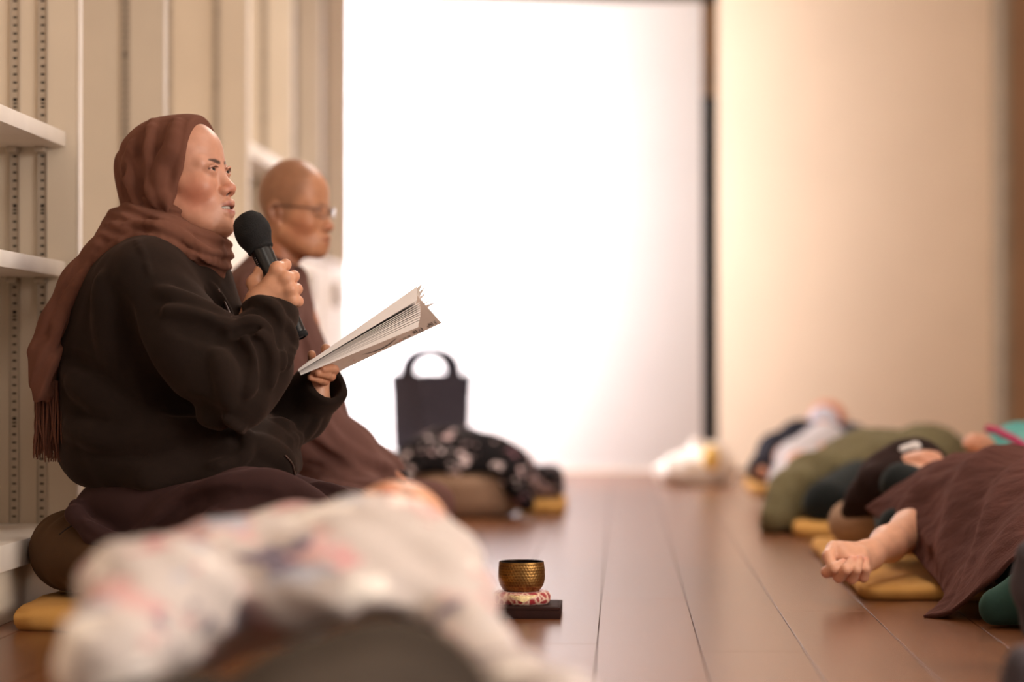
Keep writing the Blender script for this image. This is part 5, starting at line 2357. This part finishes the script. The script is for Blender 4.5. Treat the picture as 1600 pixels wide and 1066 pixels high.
V, Q = sculpt(f_p3sh, W(1160, 800, 8.2) + [-.1, -.1, 0], W(1360, 620, 9.2) + [.1, .1, 0], .010)
mesh_obj('white_shirt', V, Q, cloth('white_shirt', (204, 196, 200), (214, 208, 212)), p3)
M_NAVY = cloth('navy_jacket', (30, 30, 38), (38, 38, 46))


def f_p3j(P):
    s = S(P)
    s.chain([W(1300, 690, 9.15), W(1250, 690, 9.1), W(1215, 708, 9.0), W(1188, 735, 8.78)], [.07, .075, .07, .05], .04)
    s.chain([W(1330, 690, 9.1), W(1350, 710, 8.9)], [.07, .07], .04)
    s.plane((0, 0, .04), (0, 0, -1), .01)
    return s.d


V, Q = sculpt(f_p3j, W(1150, 800, 8.6) + [-.1, -.1, 0], W(1390, 620, 9.3) + [.1, .1, 0], .010)
mesh_obj('dark_jacket', V, Q, M_NAVY, p3)
V, Q = sculpt(f_mask(O3, A3), O3 - .18, O3 + .18, .005)
mesh_obj('face_mask', V, Q, cloth('pale_blue_mask', (204, 204, 220), (214, 214, 226)), p3)


def f_p3hair(P):
    L = ((P - O3.astype(np.float32)) @ A3.T.astype(np.float32)).astype(np.float32)
    s = S(L, .06)
    s.ell((0, -.018, .038), (.083, .103, .092), 0)
    s.plane((0, .045, 0), (0, 1, -.5), .01)
    return s.d


V, Q = sculpt(f_p3hair, O3 - .17, O3 + .17, .006)
mesh_obj('grey_hair', V, Q, cloth('ash_hair', (176, 150, 126), (190, 164, 140), sheen=.1), p3)
c_ = WF(1176, 771)
mat_obj('floor_mat', 'mustard floor mat under the farthest lying person in white', (c_[0], c_[1] - .2, 0), (c_[0] + .6, c_[1] + .75, .045), 'mustard floor mats')

# ---------------- teal wrap behind the brown blanket
p4 = thing('person', 'person lying behind the brown blanket in teal with a magenta band', 'person', (W(1570, 0, 6.7)[0], 6.7, 0))


def f_p4b(P):
    s = S(P)
    s.ell(W(1600, 745, 6.7), (.15, .3, .075), 0)
    s.chain([W(1560, 720, 6.75), W(1535, 700, 6.6), W(1522, 692, 6.55)], [.04, .032, .026], .02)
    s.chain([W(1522, 692, 6.55), W(1512, 690, 6.54), W(1508, 696, 6.53)], [.016, .012, .009], .006)
    return s.d


Vb, Qb = sculpt(f_p4b, W(1480, 820, 6.4) + [-.1, -.1, 0], W(1760, 640, 7.0) + [.1, .1, 0], .008)
mesh_obj('body', Vb, Qb, M_SKIN, p4, True, np.tile(SK2, (len(Vb), 1)))
t = NT('teal_knit')
tc = t.n('ShaderNodeTexCoord')
nz = t.n('ShaderNodeTexNoise', Scale=40.0, Detail=4.0)
t.l(tc, 'Object', nz, 'Vector')
r = t.ramp(nz, 'Fac', [(.3, lin((58, 128, 124))), (.55, lin((84, 158, 150))), (.75, lin((150, 190, 180)))])
t.l(r, 'Color', t.b, 'Base Color')
t.b.inputs['Roughness'].default_value = .9


def f_p4t(P):
    s = S(P)
    s.ell(W(1612, 745, 6.72), (.175, .28, .145), 0)
    s.cap(W(1555, 705, 6.68), W(1590, 695, 6.72), .045, .055, .04)
    s.plane((0, 0, .03), (0, 0, -1), .01)
    return s.d


V, Q = sculpt(f_p4t, W(1480, 860, 6.4) + [-.1, -.1, 0], W(1760, 620, 7.1) + [.1, .1, 0], .007)
mesh_obj('teal_top', V, Q, t.m, p4)
band = [trace(f_p4t, x, y, 6.2, 7.0) + [0, -.004, .004] for x, y in ((1542, 672), (1558, 676), (1575, 684), (1592, 694), (1606, 704))]
Vs, Fs = [], []
tube(Vs, Fs, spline(band, 24), .010, 10)
mesh_obj('magenta_band', Vs, Fs, cloth('magenta_knit', (176, 48, 92), (190, 60, 104)), p4)

# ---------------- socked feet at the right edge of the picture
p5 = thing('person', 'person at the right edge of the frame, only dark grey socked feet in view', 'person', (W(1640, 0, 3.9)[0], 3.9, 0))
M_SOCK = cloth('grey_sock', (70, 64, 68), (80, 74, 78))


def f_feet(P):
    s = S(P)
    # toes up, legs leading out of the frame to the right
    s.chain([W(1640, 975, 3.95), W(1622, 915, 3.93), W(1612, 868, 3.90)], [.036, .038, .026], .03)
    s.chain([W(1640, 975, 3.95), W(1800, 985, 3.8)], [.040, .05], .03)
    s.chain([W(1640, 1110, 3.25), W(1612, 1075, 3.22), W(1600, 1035, 3.2)], [.036, .036, .024], .03)
    s.chain([W(1640, 1110, 3.25), W(1800, 1110, 3.15)], [.040, .05], .03)
    s.cap(W(1800, 985, 3.8), W(1800, 1110, 3.15), .05, .05, .05)
    s.plane((0, 0, .002), (0, 0, -1), .01)
    return s.d


V, Q = sculpt(f_feet, (.4, 3.0, -.01), (1.05, 4.15, .3), .007)
mesh_obj('socked_legs', V, Q, M_SOCK, p5)

# ---------------- cushions under two of the lying heads
def head_cushion(c, r, z0, z1, mat, label):
    hz = (z1 - z0) / 2

    def f(P):
        q = P - np.array([c[0], c[1], (z0 + z1) / 2], np.float32)
        a = np.maximum(np.sqrt(q[:, 0] ** 2 + q[:, 1] ** 2) - (r - hz), 0)
        return np.maximum(np.sqrt(a * a + q[:, 2] ** 2) - hz * 1.1, np.abs(q[:, 2]) - hz).astype(np.float32)
    V, Q = sculpt(f, (c[0] - r - .03, c[1] - r - .03, z0 - .03), (c[0] + r + .03, c[1] + r + .03, z1 + .03), .007)
    tag(mesh_obj('head_cushion', V, Q, mat, None, origin=np.array([c[0], c[1], z0])), label, 'cushion')


head_cushion((OF[0], OF[1] + .06), .14, .0, .115, M_ZAFU, 'brown cushion under the head of the person in floral')
head_cushion((O3[0] + .01, O3[1] + .08), .13, .045, .165, M_PILLOW, 'beige cushion under the farthest lying head')
# ================================================================ things on the floor in the background
# taupe cushion with a flowered black bundle
xz = W(728, 0, 8.02)[0]
M_TAUPE = cloth('taupe_cotton', (142, 112, 92), (156, 126, 104))


def f_tz(P):
    q = P - np.array([xz, 8.02, 0], np.float32)
    rad = np.sqrt((q[:, 0] * .92) ** 2 + q[:, 1] ** 2)
    a = np.maximum(rad - 0.125, 0)
    b = np.maximum(np.abs(q[:, 2] - 0.076) - .02, 0)
    return np.maximum(np.sqrt(a * a + b * b) - 0.055, .001 - q[:, 2]).astype(np.float32)


V, Q = sculpt(f_tz, (xz - .25, 7.78, -.01), (xz + .25, 8.28, .17), .008)
tag(mesh_obj('meditation_cushion', V, Q, M_TAUPE, None, origin=np.array([xz, 8.02, .0])), 'taupe round cushion on the floor beyond the two monks', 'cushion')
M_BFLOR = floral('black_floral', (24, 20, 22), [((206, 176, 176), 12.0, .28, 0.0), ((120, 84, 92), 11.0, .24, 4.0), ((226, 206, 206), 14.0, .26, 8.0)])


def f_bund(P):
    s = S(P, .08)
    s.ell(W(712, 738, 8.05), (.20, .19, .155), 0)
    s.ell(W(778, 742, 8.0), (.13, .16, .12), .05)
    s.ell(W(655, 738, 8.05), (.08, .14, .09), .05)
    s.plane((0, 0, .145), (0, 0, -1), .02)
    s.cap(W(800, 745, 7.9), W(822, 785, 7.86), .05, .028, .03)
    return s.d + .006 * noise3(P, 30, 41)


V, Q = sculpt(f_bund, W(600, 830, 7.7) + [-.05, -.05, 0], W(860, 630, 8.35) + [.05, .05, 0], .008)
tag(mesh_obj('folded_coat', V, Q, M_BFLOR, None, origin=W(720, 745, 8.05)), 'black flowered coat bundled on the taupe cushion', 'coat')


def f_pouch(P):
    s = S(P, .08)
    s.box(W(852, 753, 8.25), (.062, .08, .055), .035)
    s.plane((0, 0, .046), (0, 0, -1), .02)
    return s.d + .005 * noise3(P, 40, 42)


V, Q = sculpt(f_pouch, W(800, 820, 8.0) + [-.05, -.05, 0], W(900, 700, 8.45) + [.05, .05, 0], .006)
tag(mesh_obj('pouch', V, Q, M_BFLOR, None, origin=W(852, 765, 8.25)), 'small black flowered pouch on the mustard mat beside the bundle', 'pouch')
c1, c0 = WF(880, 804), WF(800, 804)
mat_obj('floor_mat', 'mustard floor mat under the small flowered pouch', (c0[0] + .02, c1[1], 0), (c1[0], c1[1] + .6, .045), 'mustard floor mats')

# low white stand with a dark tote bag
YT = 9.95
xa, xb = W(604, 0, YT)[0], W(742, 0, YT)[0]
zb = W(670, 706, YT)[2]
st = thing('low_stand', 'low white box stand under the dark tote bag', 'stand', ((xa + xb) / 2, YT, 0))
box('stand_body', (xa - .02, YT - .14, 0), (xb + .02, YT + .16, zb - .016), M_WHITE, st, .004)
box('stand_top', (xa - .03, YT - .15, zb - .016), (xb + .03, YT + .17, zb), M_WHITE, st, .004)
tote = thing('tote_bag', 'dark grey tote bag with arched handles by the white panel', 'bag', ((xa + xb) / 2, YT, zb))
M_TOTE = cloth('tote_canvas', (66, 62, 72), (76, 72, 82))
zt2 = W(670, 584, YT)[2]
cx = (xa + xb) / 2
a = math.radians(55)
A_ = [np.array([math.cos(a + k * math.pi / 2), math.sin(a + k * math.pi / 2)]) for k in range(4)]
hwid, hdep = .134, .115
def tc_(sx, sy, k):
    e1 = np.array([math.cos(-a), math.sin(-a)])
    e2 = np.array([math.sin(a), math.cos(a)])
    q = e1 * sx * hwid * k + e2 * sy * hdep * k
    return q
V, F = [], []
lev = [(zb, .90), (zb + .02, .94), (zb + .12, .97), (zb + .22, .99), (zt2 - .02, 1.03), (zt2, 1.05), (zt2 - .004, 1.01), (zb + .03, .92)]
cs = []
for sx, sy in ((-1, -1), (1, -1), (1, 1), (-1, 1)):
    cs.append((sx, sy))
per = []
for i in range(4):
    for k in range(6):
        u = k / 6
        per.append(((1 - u) * cs[i][0] + u * cs[(i + 1) % 4][0], (1 - u) * cs[i][1] + u * cs[(i + 1) % 4][1]))
for z, k in lev:
    for j, (sx, sy) in enumerate(per):
        q = tc_(sx, sy, k)
        V.append((cx + q[0], YT + q[1], z + (.004 * math.sin(j * 1.7) if z > zb + .001 else .001)))
n = len(per)
for i in range(len(lev) - 1):
    for j in range(n):
        F.append((i * n + j, i * n + (j + 1) % n, (i + 1) * n + (j + 1) % n, (i + 1) * n + j))
F.append(tuple(range(n))[::-1])
F.append(tuple((len(lev) - 1) * n + j for j in range(n)))
o = mesh_obj('bag_body', V, F, M_TOTE, tote, True)
try:
    o.data.set_sharp_from_angle(angle=math.radians(35))
except Exception:
    pass
for sy in (-1, 1):
    pts = []
    for k in range(17):
        th = math.pi * k / 16
        q = tc_(sy * .22, -.95 * math.cos(th), 1.0)
        pts.append((cx + q[0], YT + q[1], zt2 - .01 + .100 * math.sin(th) ** .7))
    Vs, Fs = [], []
    tube(Vs, Fs, pts, .021, 10)
    mesh_obj('handle', Vs, Fs, M_TOTE, tote)

# pale plastic bag with something yellow in it
M_PLAS = plain('pale_plastic', (240, 226, 214), 0.35, noise=0.05)
M_YEL = plain('yellow_wrap', (236, 190, 96), 0.5, noise=0.1)
pb = thing('plastic_bag', 'pale plastic shopping bag slumped on the floor by the beige door', 'bag', (W(1085, 0, 10.2)[0], 10.2, 0))


def f_pb(P):
    s = S(P)
    s.ell(W(1068, 738, 10.2), (.115, .12, .075), 0)
    s.ell(W(1110, 728, 10.25), (.10, .11, .105), .05)
    s.cap(W(1095, 712, 10.2), W(1085, 694, 10.2), .045, .02, .03)
    s.plane((0, 0, .001), (0, 0, -1), .01)
    return s.d + .010 * noise3(P, 40, 51) + .004 * noise3(P, 90, 52)


V, Q = sculpt(f_pb, W(1000, 775, 10.0) + [-.05, -.05, 0], W(1160, 660, 10.45) + [.05, .05, 0], .008)
mesh_obj('bag_film', V, Q, M_PLAS, pb)


def f_yl(P):
    s = S(P)
    s.ell(W(1110, 716, 10.13), (.04, .04, .055), 0)
    return s.d + .005 * noise3(P, 60, 53)


V, Q = sculpt(f_yl, W(1080, 740, 10.0) + [-.02, -.02, -.02], W(1140, 680, 10.25) + [.02, .02, .02], .006)
mesh_obj('yellow_wrapper', V, Q, M_YEL, pb)
